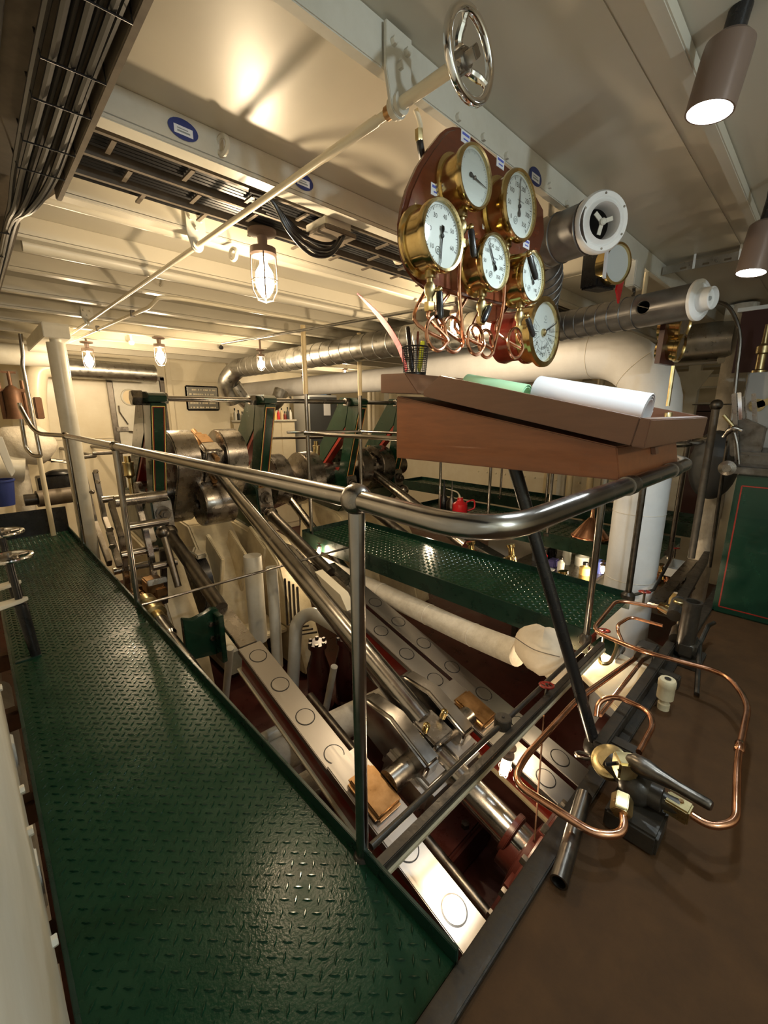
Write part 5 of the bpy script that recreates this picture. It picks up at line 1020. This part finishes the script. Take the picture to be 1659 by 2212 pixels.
b = MB(); q = P7(6, 972, 6.42); q.z += 0.05; b.prism([q+V3((-0.06, 0, 0.08)), q+V3((0.02, 0, 0.1)), q+V3((0.07, 0, -0.3)), q+V3((0.03, 0, -0.36)), q+V3((0.0, 0, -0.28))], (0, 0.03, 0)); tag(b.build('rag', 'whitebottle', bevel=0.006), 'white rag hanging by the hull side', 'rag')
# oilers on the first frame
for px, py, lab, Y in ((276, 998, 'brass oil cup beside the first green frame', 4.75), (683, 962, 'brass oil cup before the third green frame', 4.9), (797, 970, 'brass oil cup behind the tall pole', 4.9)):
    p = PY(px, py, Y); t = thing('oil_cup', lab, 'oil cup', p-V3((0, 0, 0.3))); MB().lathe(p, DN, [(0.05, 0), (0.05, 0.02), (0.045, 0.03), (0.045, 0.12), (0.05, 0.13), (0.02, 0.16), (0.018, 0.34)], 14).build('body', 'brass_dull', t); MB().lathe(p+V3((0, 0, 0.06)), DN, [(0.03, 0), (0.03, 0.06)], 12).build('cap', 'brass', t); fx_ = [x for x in FX if x > p.x][0]-0.094; MB().tube([p-V3((0, 0, 0.33)), V3((fx_+0.03, p.y+0.12, 0.60))], 0.016, 8).build('feed_arm', 'steel_dark', t)
# far workshop corner
def Y9(x, y, Y=9.1): return PY(x, y, Y)
a, c = Y9(503, 908), Y9(657, 1080); c.x = min(c.x, 5.79)
t = thing('cupboard', 'cream workshop cupboard with a worktop under the bottles', 'cupboard', ((a.x+c.x)/2, 9.3, -1.45))
MB().box(a.x, c.x, 9.15, 9.6, -1.45, a.z-0.04).build('carcass', 'cream', t, bevel=0.01)
MB().box(a.x-0.03, c.x+0.03, 9.10, 9.62, a.z-0.04, a.z).build('worktop', 'white', t, bevel=0.006)
n = 4
for k in range(n): x = a.x+(c.x-a.x)*k/n; MB().box(x+0.02, x+(c.x-a.x)/n-0.02, 9.135, 9.152, -1.3, a.z-0.08).build('door', 'cream', t, bevel=0.004)
zt_ = a.z; mats_ = ['whitebottle', 'greydark', 'whitebottle', 'blue', 'whitebottle', 'redbright', 'whitebottle', 'yellow', 'gold', 'redbright', 'amber', 'red', 'greydark', 'whitebottle']
names = {'whitebottle': 'white', 'greydark': 'dark grey', 'blue': 'blue', 'redbright': 'bright red', 'yellow': 'yellow', 'gold': 'orange', 'amber': 'tan', 'red': 'dark red'}
seen = {}
for k, px in enumerate((508, 516, 524, 531, 539, 546, 553, 588, 595, 602, 609, 616, 622, 628)):
    p = Y9(px, 905, 9.3); r = 0.035; h = random.uniform(0.16, 0.28); m_ = mats_[k]; seen[m_] = seen.get(m_, 0)+1
    t = thing('bottle', '%s bottle on the cupboard worktop%s' % (names[m_], ', beside the wall corner' if k < 7 else ', by the cupboard end'), 'bottle', (p.x, 9.3, zt_), 'bottles on the workshop cupboard')
    MB().lathe((p.x, 9.3, zt_), (0, 0, 1), [(r, 0), (r, h*0.65), (r*0.4, h*0.82), (r*0.4, h)], 12).build('body', m_, t); MB().lathe((p.x, 9.3, zt_+h), (0, 0, 1), [(r*0.45, -0.02), (r*0.45, 0.03)], 10).build('cap', 'black', t)
a, b2, c = Y9(668, 852, 8.6), Y9(728, 852, 8.6), Y9(668, 1000, 8.6)
t = thing('steel_cabinet', 'tall grey steel cabinet with a dark front in the workshop corner', 'cabinet', ((a.x+b2.x)/2, 8.9, -1.45))
MB().box(a.x, b2.x, 8.62, 9.3, -1.45, a.z).build('body', 'grey', t, bevel=0.006)
MB().box(a.x+0.01, b2.x-0.01, 8.60, 8.622, -1.4, a.z-0.05).build('door', 'greydark', t, bevel=0.004)
p = Y9(707, 883, 8.59); MB().box(p.x-0.10, p.x+0.10, 8.594, 8.599, p.z-0.16, p.z+0.16).build('paper_note', 'paper_white', t)
for px, w_, h_, m_, lab in ((690, 0.5, 0.10, 'black', 'black flat case on top of the grey cabinet'), (712, 0.26, 0.13, 'skyblue', 'blue box on top of the grey cabinet'), (735, 0.5, 0.16, 'black', 'black tool case at the end of the cabinet top')):
    wc_ = b2.x-a.x; x0_, x1_ = {690: (a.x+0.02, a.x+wc_*0.44), 712: (a.x+wc_*0.36, a.x+wc_*0.66), 735: (a.x+wc_*0.5, b2.x-0.02)}[px]; tag(MB().box(x0_, x1_, 8.8 if m_ == 'black' else 8.64, 9.1 if m_ == 'black' else 8.78, a.z, a.z+h_).build('case', m_, bevel=0.01), lab, 'case')
for px, top_, bot_, lab in ((797, 790, 1000, 'slim cream pipe rising beside the grey cabinet'), (806, 790, 1010, 'second slim cream pipe, right of the first'), (835, 770, 1060, 'white square post behind the tall pole')):
    a, c = Y9(px, top_, 8.3), Y9(px+2, bot_, 8.3); b = MB(); r = 0.05 if px < 830 else 0.09; b.cyl((a.x, 8.3, -1.45), (a.x, 8.3, min(a.z, 2.383)), r, n=12 if px < 830 else 4); tag(b.build('wall_pipe', 'cream' if px < 830 else 'white'), lab, 'pipe')
t = thing('hanging_tools', 'dark tools hanging on the far cream wall', 'tools', Y9(615, 880, 9.6))
for k in range(4): p = Y9(604+7*k, 835+5*(k % 2), 9.6); b = MB(); b.tube([p, p+V3((0.02, -0.02, -0.25))], 0.02, 6); b.torus(p+V3((0, -0.02, 0.03)), (0, 1, 0), 0.045, 0.014, 12, 5); b.build('tool', 'black', t)
b = MB(); b.cyl(PY(340, 950, 6.4), PY(700, 945, 6.4), 0.02, n=8); tag(b.build('guard_bar', 'rod'), 'thin horizontal guard bar behind the green frames', 'bar')
for px in (490, 538): b = MB(); p = PY(px, 945, 6.4); b.cyl(p, p-V3((0, 0, 1.2)), 0.02, n=8); tag(b.build('guard_bar', 'rod'), {490: 'upright of the guard bar beyond the big crank', 538: 'upright of the guard bar near the second frame'}[px], 'bar')
# ------------------------------------------------------------------ right hand side of the room
WX, WY = 3.80, 0.97
t = thing('steam_pipe', 'thick white lagged steam pipe rising through the floor and bending away at the top', 'pipe', (WX, WY, -1.3))
pp = [V3((WX, WY, -1.4)), V3((WX, WY, 0.1)), V3((WX, WY, 1.2))]+[V3((WX, WY+0.46*(1-math.cos(a*math.pi/16)), 1.40+0.46*math.sin(a*math.pi/16))) for a in range(9)]+[V3((WX, 2.2, 1.86)), V3((WX, 3.4, 1.86))]
MB().tube(pp, 0.188, 32).build('lagging', 'whitepipe', t)
for q, d in ((V3((WX, WY, 0.06)), (0, 0, 1)), (V3((WX, WY, 0.62)), (0, 0, 1)), (V3((WX, WY, 1.22)), (0, 0, 1)), (V3((WX, WY+0.135, 1.725)), (0, 0.707, 0.707)), (V3((WX, 1.45, 1.86)), (0, 1, 0))):
    b = MB(); b.torus(q, d, 0.188, 0.0025, 36, 5); b.build('seam', 'lagging', t)
tag(MB().cyl((4.40, 2.9, 1.86), (4.40, 9.64, 1.86), 0.16, n=20).build('steam_pipe', 'whitepipe'), 'white horizontal pipe beyond the bend of the steam pipe', 'pipe')
W3 = walkway('green checker plate walkway under the copper funnel', 4.66, 5.45, 0.95, 4.2, 0.0, 0.06, (), 'RE')
MB().box(4.645, 4.66, 0.95, 4.2, -0.13, 0.035).build('kerb', 'green_dark', W3, bevel=0.002)
W4 = walkway('farthest green walkway along the pale starboard wall', 6.3, 6.92, 0.9, 6.0, 0.0, 0.08, (), 'RE')
MB().box(6.285, 6.3, 0.9, 6.0, -0.13, 0.05).build('kerb', 'green_dark', W4, bevel=0.002)
for (xs, lab, mt) in ((4.67, 'thin steel rail posts on the near kerb of the funnel walkway', 'rod'), (6.3, 'thin steel rail posts on the farthest walkway', 'rod')):
    t = thing('guard_rail', lab, 'railing', (xs, 2.5, 0))
    for y in (1.35, 2.1, 2.9, 3.7): MB().cyl((xs, y, -0.03), (xs, y, 1.1), 0.018, n=10).build('post', mt, t); MB().lathe((xs, y, 0), (0, 0, 1), [(0.045, 0), (0.045, 0.03)], 12).build('post_foot', 'black_iron', t)
    MB().cyl((xs, 1.0, 1.1), (xs, 4.1, 1.1), 0.016, n=10).build('rail', mt, t)
# copper funnel and red oil can
p = PZ(1252, 1176, 0.0); p = V3((max(p.x, 4.875), p.y, 0.005))
t = thing('copper_funnel', 'large polished copper funnel standing upside down on the walkway', 'funnel', p)
MB().lathe(p, (0, 0, 1), [(0.195, 0), (0.200, 0.008), (0.200, 0.030), (0.190, 0.034), (0.190, 0.044), (0.040, 0.235), (0.026, 0.25), (0.018, 0.36), (0.015, 0.36)], 40, False).build('cone', 'copper', t)
b = MB(); b.torus(p+V3((0, 0, 0.03)), (0, 0, 1), 0.199, 0.006, 40, 6); b.build('rim_bead', 'copper', t)
p = PZ(993, 1108, 0.0); p.z = 0.005
t = thing('oil_can', 'bright red oil can with a handle on the funnel walkway', 'oil can', p)
MB().lathe(p, (0, 0, 1), [(0.105, 0), (0.11, 0.02), (0.105, 0.13), (0.05, 0.17), (0.04, 0.2), (0.04, 0.22)], 24).build('body', 'redbright', t)
b = MB(); b.tube(bez([p+V3((0.0, 0, 0.2)), p+V3((-0.05, 0.02, 0.30)), p+V3((-0.2, 0.1, 0.36))], 6), [0.014]*4+[0.010]*5+[0.006]*4, 8); b.build('spout', 'cream', t)
b = MB(); b.tube(bez([p+V3((0.06, -0.06, 0.15)), p+V3((0.14, -0.13, 0.18)), p+V3((0.15, -0.14, 0.07)), p+V3((0.075, -0.075, 0.03))], 6), 0.012, 8); b.build('handle', 'redbright', t)
for k, (px, py, lab) in enumerate(((958, 1096, 'dark conical oil feeder left of the red can'), (975, 1102, 'grey oil feeder close to the red can'))):
    p = PZ(px, py, 0.0); t = thing('oil_feeder', lab, 'oil can', (p.x, p.y, 0.005)); MB().lathe((p.x, p.y, 0.005), (0, 0, 1), [(0.08, 0), (0.08, 0.12), (0.02, 0.2), (0.008, 0.42)], 16).build('body', ('black', 'steel_dark')[k], t)
# third cylinder gear between the two walkways
slide_bar('bright slide bar below the funnel walkway kerb', 4.52, 3.0, [2.9-0.3*k for k in range(6)], 3.4)
t = thing('connecting_rod', 'grey connecting rod between the narrow and the funnel walkway', 'connecting rod', (4.08, 3.4, -0.1))
MB().lathe((4.16, 4.66, 0.60), (0, -1.8, -0.78), [(0.055, 0), (0.07, 1.2), (0.08, 1.95)], 20).build('rod', 'steel', t); MB().obox((4.16, 4.70, 0.62), (0.085, 0, 0), (0, 0.12, 0.05), (0, -0.07, 0.17)).build('big_end', 'steel', t, bevel=0.02)
t = thing('valve_chest', 'stepped bronze and grey valve blocks with brass glands behind the narrow walkway', 'valve chest', (4.05, 2.3, -0.75))
def ch(x0, x1, ya, yb, o0, o1, nm, mt, bv=0.012): a, b2 = GP((x0+x1)/2, ya, (o0+o1)/2), GP((x0+x1)/2, yb, (o0+o1)/2); return MB().obox((a+b2)/2, (b2-a)/2, EX*(x1-x0)/2, GN*(o1-o0)/2).build(nm, mt, t, bevel=bv)
ch(3.72, 4.10, 1.5, 2.7, -0.1, 0.16, 'chest', 'steel'); ch(3.78, 4.05, 1.7, 2.3, 0.16, 0.26, 'cover', 'brass_dull'); ch(4.15, 4.42, 1.3, 2.5, -0.1, 0.10, 'lower_chest', 'cream_dirty'); ch(3.76, 4.0, 1.25, 1.5, -0.05, 0.12, 'side_block', 'red')
for x, y in ((3.82, 2.55), (3.98, 2.15), (3.84, 1.95), (4.25, 2.3), (4.3, 1.7), (3.95, 1.6)):
    b = MB(); b.lathe(GP(x, y, 0.1), GN+GU*0.5, [(0.055, 0), (0.055, 0.14), (0.035, 0.15), (0.035, 0.24), (0.05, 0.25), (0.05, 0.28)], 14); b.build('gland', 'brass', t)
for x, y in ((3.8, 2.35), (4.03, 1.85), (4.2, 1.9), (4.38, 1.5)): b = MB(); nut(b, GP(x, y, 0.16), GN, 0.03, 0.12); b.build('nut', 'steel', t)
# bench with odds and ends under the funnel walkway
bz = -0.42
t = thing('work_bench', 'low bench under the funnel walkway covered with bottles and tools', 'bench', (5.1, 2.05, -1.45))
MB().box(4.66, 5.48, 1.55, 2.50, bz-0.04, bz).build('top', 'steel', t, bevel=0.005)
for x in (4.72, 5.42):
    for y in (1.6, 2.44): MB().box(x-0.03, x+0.03, y-0.03, y+0.03, -1.45, bz-0.04).build('leg', 'black_iron', t)
items = [(3.70, 1.62, 'skyblue', 'blue cordless tool on the low bench', 0.07, 0.10), (3.78, 1.78, 'black', 'black tin at the back of the low bench', 0.06, 0.14), (3.72, 1.46, 'greydark', 'dark grey tin on the low bench', 0.045, 0.13), (3.82, 1.42, 'redbright', 'red squeeze bottle on the low bench', 0.04, 0.15), (3.92, 1.40, 'purple', 'purple box lying on the low bench', 0.07, 0.09),
         (3.98, 1.62, 'whitebottle', 'tall white bottle on the low bench', 0.05, 0.24), (4.10, 1.72, 'whitebottle', 'wide white jar on the low bench', 0.08, 0.16), (4.02, 1.32, 'whitebottle', 'small white bottle at the bench edge', 0.04, 0.14), (4.3, 1.6, 'blue', 'blue bottle at the far end of the low bench', 0.05, 0.2), (4.22, 1.4, 'gold', 'orange tin at the far end of the low bench', 0.06, 0.12)]
for x, y, m_, lab, r, h in items:
    x, y = 4.78+(y-1.32)*0.9, 2.35-(x-3.70)*1.25
    if 'box' in lab or 'tool' in lab: o = MB().box(x-r, x+r, y-r*0.7, y+r*0.7, bz, bz+h).build('bench_box', m_, bevel=0.012); tag(o, lab, 'box')
    else:
        tt = thing('bench_bottle', lab, 'bottle', (x, y, bz), 'bottles on the low bench'); MB().lathe((x, y, bz), (0, 0, 1), [(r, 0), (r, h*0.7), (r*0.45, h*0.85), (r*0.45, h)], 16).build('body', m_, tt); MB().lathe((x, y, bz+h*0.97), (0, 0, 1), [(r*0.5, 0), (r*0.5, 0.03)], 12).build('cap', 'black' if m_ != 'black' else 'grey', tt)
tag(MB().box(4.665, 4.775, 2.0, 2.2, bz, bz+0.003).build('paper_sheet', 'paper_white'), 'sheet of white paper lying on the low bench', 'paper')
tag(MB().box(5.52, 5.56, 1.2, 3.4, -1.2, -0.10).build('white_screen', 'white', bevel=0.004), 'white splash panel behind the low bench', 'panel')
# tray, brass box and tins in the gap before the green cabinet
p = PZ(1470, 1240, -0.16); p.y = max(p.y, 0.82); t = thing('plastic_tray', 'white plastic tray between the bars beyond the white pipe', 'tray', p); b = MB(); b.box(p.x-0.18, p.x+0.18, p.y-0.10, p.y+0.10, p.z, p.z+0.008); b.box(p.x-0.18, p.x-0.17, p.y-0.10, p.y+0.10, p.z, p.z+0.09); b.box(p.x+0.17, p.x+0.18, p.y-0.10, p.y+0.10, p.z, p.z+0.09); b.box(p.x-0.18, p.x+0.18, p.y-0.10, p.y-0.09, p.z, p.z+0.09); b.box(p.x-0.18, p.x+0.18, p.y+0.09, p.y+0.10, p.z, p.z+0.09); b.build('pan', 'whitebottle', t)
p = PZ(1472, 1275, -0.05); t = thing('lubricator_box', 'brass lubricator box with a steel lid near the green cabinet', 'box', p-V3((0, 0, 0.1))); MB().box(p.x-0.10, p.x+0.10, p.y-0.06, p.y+0.06, p.z-0.14, p.z).build('box', 'brass', t, bevel=0.006); MB().box(p.x-0.12, p.x+0.12, p.y-0.075, p.y+0.075, p.z, p.z+0.015).build('lid', 'steel', t, bevel=0.004)
for k in range(7):
    cr = PZ(1440, 1265, -0.4); p = cr+V3((-0.16+0.13*(k % 4), -0.06+0.13*(k // 4), 0.06)); t = thing('copper_fitting', ('copper', 'brass')[k % 2]+' pipe fitting in the crate behind the bar', 'fitting', p, 'copper fittings in the crate'); MB().lathe(p, (0.2*(k % 3)-0.2, 0.2, 1), [(0.05, 0), (0.05, 0.07), (0.035, 0.08), (0.035, 0.14)], 12).build('body', ('copper', 'brass_dull')[k % 2], t)
p = PZ(1440, 1265, -0.4); tag(MB().box(p.x-0.25, p.x+0.3, p.y-0.14, p.y+0.14, p.z-0.25, p.z+0.06).build('crate', 'black_iron', bevel=0.008), 'dark crate holding copper fittings', 'crate')
# ------------------------------------------------------------------ green control stand with its levers
t = thing('control_stand', 'dark green control stand with a thin red border and steel levers on top', 'control stand', (4.1, 0.0, 0))
MB().box(3.66, 4.45, -0.45, 0.386, 0.0, 1.0).build('cabinet', 'green', t, bevel=0.012)
b = MB(); fx = 3.6585
for z in (0.05, 0.92): b.box(fx, fx+0.003, -0.40, 0.35, z-0.004, z+0.004)
for y in (-0.40, 0.35): b.box(fx, fx+0.003, y-0.004, y+0.004, 0.05, 0.92)
b.build('red_border', 'red', t)
MB().box(3.63, 4.48, -0.47, 0.44, 1.0, 1.045).build('top_plate', 'steel_dark', t, bevel=0.006)
c = PX(1571, 1011, 3.64); MB().lathe((3.66, c.y, c.z), (-1, 0, 0), [(0.05, 0), (0.05, 0.03), (0.025, 0.035), (0.025, 0.05)], 18).build('pivot_boss', 'steel', t)
MB().box(3.70, 4.3, 0.20, 0.42, 1.045, 1.14).build('quadrant_base', 'steel_dark', t, bevel=0.02)
MB().prism([(3.80, y, z) for y, z in ((0.30, 1.1), (0.46, 1.1), (0.50, 1.34), (0.42, 1.36), (0.30, 1.3))], (0.10, 0, 0)).build('quadrant', 'steel_dark', t, bevel=0.006)
for k, (px, py) in enumerate(((1585, 850), (1596, 848), (1604, 856), (1609, 858), (1628, 850))):
    X_ = 3.78+0.03*k; a, c2 = PX(px, py, X_), PX(px+6, 968, X_); b = MB(); b.beam(c2-(a-c2).normalized()*0.10, a, 0.012, 0.026 if k in (0, 1, 4) else 0.012, side=EX); b.build('lever_handle', 'steel' if k != 1 else 'chrome', t, bevel=0.003)
for k in range(4): y = 0.30-0.07*k; MB().cyl((3.75, y, 1.075), (4.4, y-0.02, 1.075), 0.014, n=10).build('link_rod', 'chrome', t)
# long lever left of the stand
a, c2 = PX(1546, 884, 4.05), PX(1493, 1205, 4.05)
t = thing('reversing_lever', 'long worn steel lever with a knob end standing before the green stand', 'lever', c2)
MB().cyl(c2, a, 0.026, n=14).build('shaft', 'tray', t); MB().sph(a+V3((0, 0, 0.03)), 0.042, 16, 10).build('knob', 'steel_dark', t)
q = a+V3((0, 0, 0.035)); MB().cyl(q-V3((0.05, -0.14, 0)), q+V3((0.05, -0.14, 0)), 0.005, n=6).build('cross_pin', 'steel', t)
t = thing('drain_lever', 'small steel tee handle beside the lever bundle', 'lever', PX(1585, 960, 3.75)); MB().tube([PX(1563, 897, 3.70), PX(1588, 926, 3.70)], 0.011, 8).build('arm', 'brass_dull', t); MB().tube(bez([PX(1562, 945, 3.69), PX(1582, 926, 3.69), PX(1604, 930, 3.69)], 5), [0.014]*3+[0.02]*5+[0.012]*3, 10).build('grip', 'steel', t); MB().tube(bez([PX(1586, 935, 3.70), PX(1592, 960, 3.70), PX(1596, 1003, 3.70)], 4), 0.010, 8).build('stem', 'steel_dark', t)
p = PX(1541, 1005, 5.0); b = MB(); b.sph(p, 0.26, 18, 12, (0.6, 0.75, 1.25)); tag(b.build('kit_bag', 'greydark'), 'black bag hanging behind the long lever', 'bag')
for k in range(6):
    dx = 4*k; b = MB(); X_ = 4.25+0.036*k
    b.tube(bez([PX(1528, 650, X_), PX(1573, 662, X_), PX(1598, 722, X_), PX(1592, 800, X_), PX(1581, 900, X_), PX(1560, 1030, X_), PX(1533, 1225, X_)], 6), 0.013, 8)
    tag(b.build('copper_pipe', 'copper' if k % 3 else 'steel_dark'), ('copper' if k % 3 else 'dark steel')+' pipe in the bundle curving down behind the levers', 'pipe', 'pipe bundle behind the levers')
t = thing('deck_column', 'rough white pillar behind the pipe bundle', 'column', (5.3, 0.6, -1.4)); p = PX(1592, 760, 5.3); MB().cyl((5.3, p.y, -1.4), (5.3, p.y, 2.36), 0.105, n=20).build('shaft', 'lagging', t); MB().box(5.22, 5.38, p.y-0.09, p.y+0.13, 1.85, 2.36).build('head', 'white', t, bevel=0.01)
p = PX(1642, 862, 4.6); t = thing('switch_box', 'pale blue grey switch box with a steel crank on its side', 'switch box', p-V3((0, 0, 0.2))); MB().box(4.5, 4.9, p.y-0.35, p.y+0.09, p.z-0.22, p.z+0.20).build('box', 'grey', t, bevel=0.008); MB().lathe((4.5, p.y+0.0, p.z-0.05), (-1, 0, 0), [(0.05, 0), (0.05, 0.03)], 16).build('crank_boss', 'brass_dull', t); MB().beam((4.48, p.y, p.z-0.05), (4.48, p.y-0.2, p.z+0.04), 0.02, 0.05, side=(1, 0, 0)).build('crank', 'brass_dull', t)
MB().box(4.6, 4.66, p.y-0.3, p.y+0.02, p.z-0.9, p.z-0.22).build('leg', 'grey', t)
a, c2 = PX(1606, 660, 4.8), PX(1606, 815, 4.8); t = thing('wall_board', 'dark wooden board with a white top strip behind the pillar', 'board', (4.85, a.y-0.4, c2.z)); MB().box(4.8, 4.84, a.y-0.9, a.y, c2.z+0.04, a.z-0.05).build('panel', 'door_brown', t); MB().box(4.78, 4.86, a.y-0.9, a.y+0.03, a.z-0.05, a.z-0.02).build('strip', 'plastic_white', t)
p = PX(1640, 800, 4.57); p.z = PX(1642, 862, 4.6).z+0.298; t = thing('gauge_glass', 'brass topped gauge glass fitting on the switch box', 'gauge', p-V3((0, 0, 0.1))); MB().lathe(p-V3((0, 0, 0.10)), (0, 0, 1), [(0.05, 0), (0.05, 0.02), (0.03, 0.03), (0.03, 0.14), (0.045, 0.15), (0.045, 0.2), (0.02, 0.22), (0.015, 0.36)], 14).build('body', 'brass_dull', t)
# small gauge in a black box behind the duct
yb = 0.98; p = PY(1312, 575, yb); ax = V3((-0.35, -0.94, -0.08)).normalized()
t = thing('boxed_gauge', 'brass gauge in a black box behind the ventilation duct', 'gauge', p)
MB().obox(p-ax*0.05, ax*0.06, ax.cross(V3((0, 0, 1))).normalized()*0.075, V3((0, 0, 0.11))).build('box', 'black', t, bevel=0.01)
MB().lathe(p, ax, [(0.092, 0), (0.092, 0.05), (0.100, 0.052), (0.100, 0.066), (0.088, 0.068), (0.086, 0.056)], 32, False).build('bezel', 'brass', t); MB().lathe(p, ax, [(0.087, 0.05), (0.087, 0.056)], 28).build('dial', 'dial', t)
q = PY(1285, 560, yb); MB().box(q.x-0.012, q.x+0.012, yb-0.06, yb-0.05, q.z-0.1, q.z+0.08).build('label_strip', 'label', t)
MB().box(p.x-0.02, p.x+0.02, yb, yb+0.02, p.z, 2.285).build('hanger', 'black', t)
p = PY(1345, 590, 0.98); b = MB(); b.prism([p+V3((-0.02, 0, 0.1)), p+V3((0.07, 0, 0.06)), p+V3((0.03, 0, -0.06)), p+V3((0.0, 0, -0.16)), p+V3((-0.06, 0, -0.1))], (0, 0.01, 0)); tag(b.build('red_tag', 'redbright'), 'red cloth tag hanging beside the boxed gauge', 'tag')
p = PY(1372, 600, 0.98); t = thing('junction_box', 'small white junction box under the girder end', 'junction box', p-V3((0, 0, 0.1))); MB().box(p.x-0.08, p.x+0.08, 0.955, 1.01, p.z-0.06, 2.282).build('box', 'white', t, bevel=0.006); MB().tube(bez([p+V3((0, 0, -0.06)), p+V3((0.01, 0.0, -0.08)), p+V3((0.0, 0, -0.10))], 5), 0.010, 8).build('chain', 'steel_dark', t)
# pair of gauges seen edge on
p = PX(1462, 720, 3.3); t = thing('gauge_pair', 'two brass gauges seen edge on, on a dark slanted board', 'gauge', p-V3((0, 0, 0.4)))
a, c2 = PX(1452, 690, 3.3), PX(1437, 770, 3.3); MB().beam(c2-V3((0, 0, 0.05)), a+V3((0, 0, 0.05)), 0.24, 0.03, side=(1, -0.1, 0)).build('board', 'door_brown', t)
for (px, py, r) in ((1472, 700, 0.10), (1462, 752, 0.076)): q = PX(px, py, 3.3); MB().lathe(q, (-0.05, -1, -0.15), [(r, -0.10), (r, 0.0), (r*1.1, 0.005), (r*1.1, 0.025), (r*0.95, 0.028), (r*0.9, 0.02)], 28).build('gauge_case', 'brass', t)
b = MB(); q = PX(1455, 790, 3.3); b.cyl(q, q-V3((0, 0, 0.25)), 0.012, n=8); b.build('stem', 'brass_dull', t)
e_ = PX(1384, 690, 3.3); MB().beam(a+V3((0, 0, 0.04)), e_, 0.03, 0.045).build('support_arm', 'cream', t); MB().cyl(e_, (e_.x, e_.y, 2.279), 0.014, n=8).build('support_rod', 'cream', t)
# narrow cable tray fore and aft, slotted
t = thing('slotted_tray', 'narrow slotted steel tray under the deckhead beyond the ducts', 'cable tray', (3.56, 0.8, 2.30)); MB().box(3.52, 3.60, 0.48, 0.955, 2.325, 2.333).build('tray', 'galv', t); lp_ = MB().box(3.514, 3.520, 0.48, 0.955, 2.318, 2.345).box(3.514, 3.520, 0.48, 0.955, 2.296, 2.306); ys_ = [0.48, 0.505, 0.54, 0.59, 0.625, 0.70, 0.735, 0.82, 0.855, 0.955]
for y0_, y1_ in zip(ys_[0::2], ys_[1::2]): lp_.box(3.514, 3.520, y0_, y1_, 2.306, 2.318)
lp_.build('lip', 'galv', t)
for y in (0.55, 0.78): MB().box(3.505, 3.512, y-0.006, y+0.006, 2.295, 2.38).build('clip', 'plastic_white', t)
# overhead and side pipes on the starboard side
for (nm, a, c2, r, mt, lab) in (('grey_trunk', PX(1470, 690, 5.3), PX(1600, 668, 5.3), 0.18, 'galv', 'large grey trunk pipe under the deckhead beyond the pillar'),
    ('side_pipe', PX(1215, 720, 7.2), PX(1570, 765, 7.2), 0.11, 'whitepipe', 'white horizontal pipe high on the starboard side'),
    ('side_pipe', PX(1080, 790, 7.5), PX(1570, 800, 7.5), 0.06, 'grey', 'slim grey horizontal pipe below the white one')):
    y_a, y_c = (8.0 if nm == 'side_pipe' else a.y), c2.y; z_ = min((a.z+c2.z)/2, 2.24-r); tag(MB().cyl((a.x, y_a, z_), (a.x, y_c, z_), r, n=22).build(nm, mt), lab, 'pipe')
for k, px in enumerate((1232, 1372, 1500)):
    p = PX(px, 790, 7.25); t = thing('side_stanchion', ('white flared stanchion seen under the steam pipe bend', 'white flared stanchion behind the paper roll', 'white flared stanchion beside the dark wooden door')[k], 'stanchion', (7.3, p.y, -1.4)); MB().box(7.305, 7.445, p.y-0.07, p.y+0.07, -1.45, 2.275).build('post', 'white', t, bevel=0.005); b = MB(); b.prism([(7.285, p.y-0.22, 1.95), (7.285, p.y+0.22, 1.95), (7.285, p.y+0.07, 1.68), (7.285, p.y-0.07, 1.68)], (0.02, 0, 0)); b.build('gusset', 'white', t)
for k, px in enumerate((1208, 1262, 1310)): p = PX(px, 720, 7.0); b = MB(); b.tube(rounded([V3((7.0, p.y+0.12, 1.92)), V3((7.0, p.y, 1.92)), V3((7.0, p.y, -1.4))], 0.1), 0.05, 10); tag(b.build('vent_bend', 'amber'), ('tan bent pipe behind the telegraph', 'tan bent pipe left of the steam pipe', 'tan bent pipe close to the steam pipe bend')[k], 'pipe')
for k, (z0, z1) in enumerate(((1.55, 1.78), (1.98, 2.1))): struct(MB().box(8.68, 8.71, 0.56, 7.04, z0-0.03, z0+0.004).box(8.68, 8.71, 0.56, 7.04, z1-0.004, z1+0.03).box(8.68, 8.71, 0.56, 0.604, z0, z1).box(8.68, 8.71, 6.996, 7.04, z0, z1).build('window_%d' % (k+1), 'white', org=(8.68, 3.5, z0)), 'frame of a long open slot in the starboard side')
d2 = struct(MB().box(8.62, 8.7, 1.02, 1.72, -0.3, 1.52).build('door_2', 'door_brown', org=(8.66, 1.37, -0.3), bevel=0.01), 'dark brown panelled wooden door on the starboard side')
for z0, z1 in ((0.55, 0.95), (1.02, 1.42)): MB().box(8.60, 8.63, 1.12, 1.62, z0, z1).build('panel', 'door_brown', d2, bevel=0.02)
for k, y in enumerate([1.9+0.24*i for i in range(17)]): b = MB(); b.sph((8.7, y, 0.02), 0.025, 8, 6); b.build('rivet', 'cream', bpy.data.objects['wall_right'])
pass
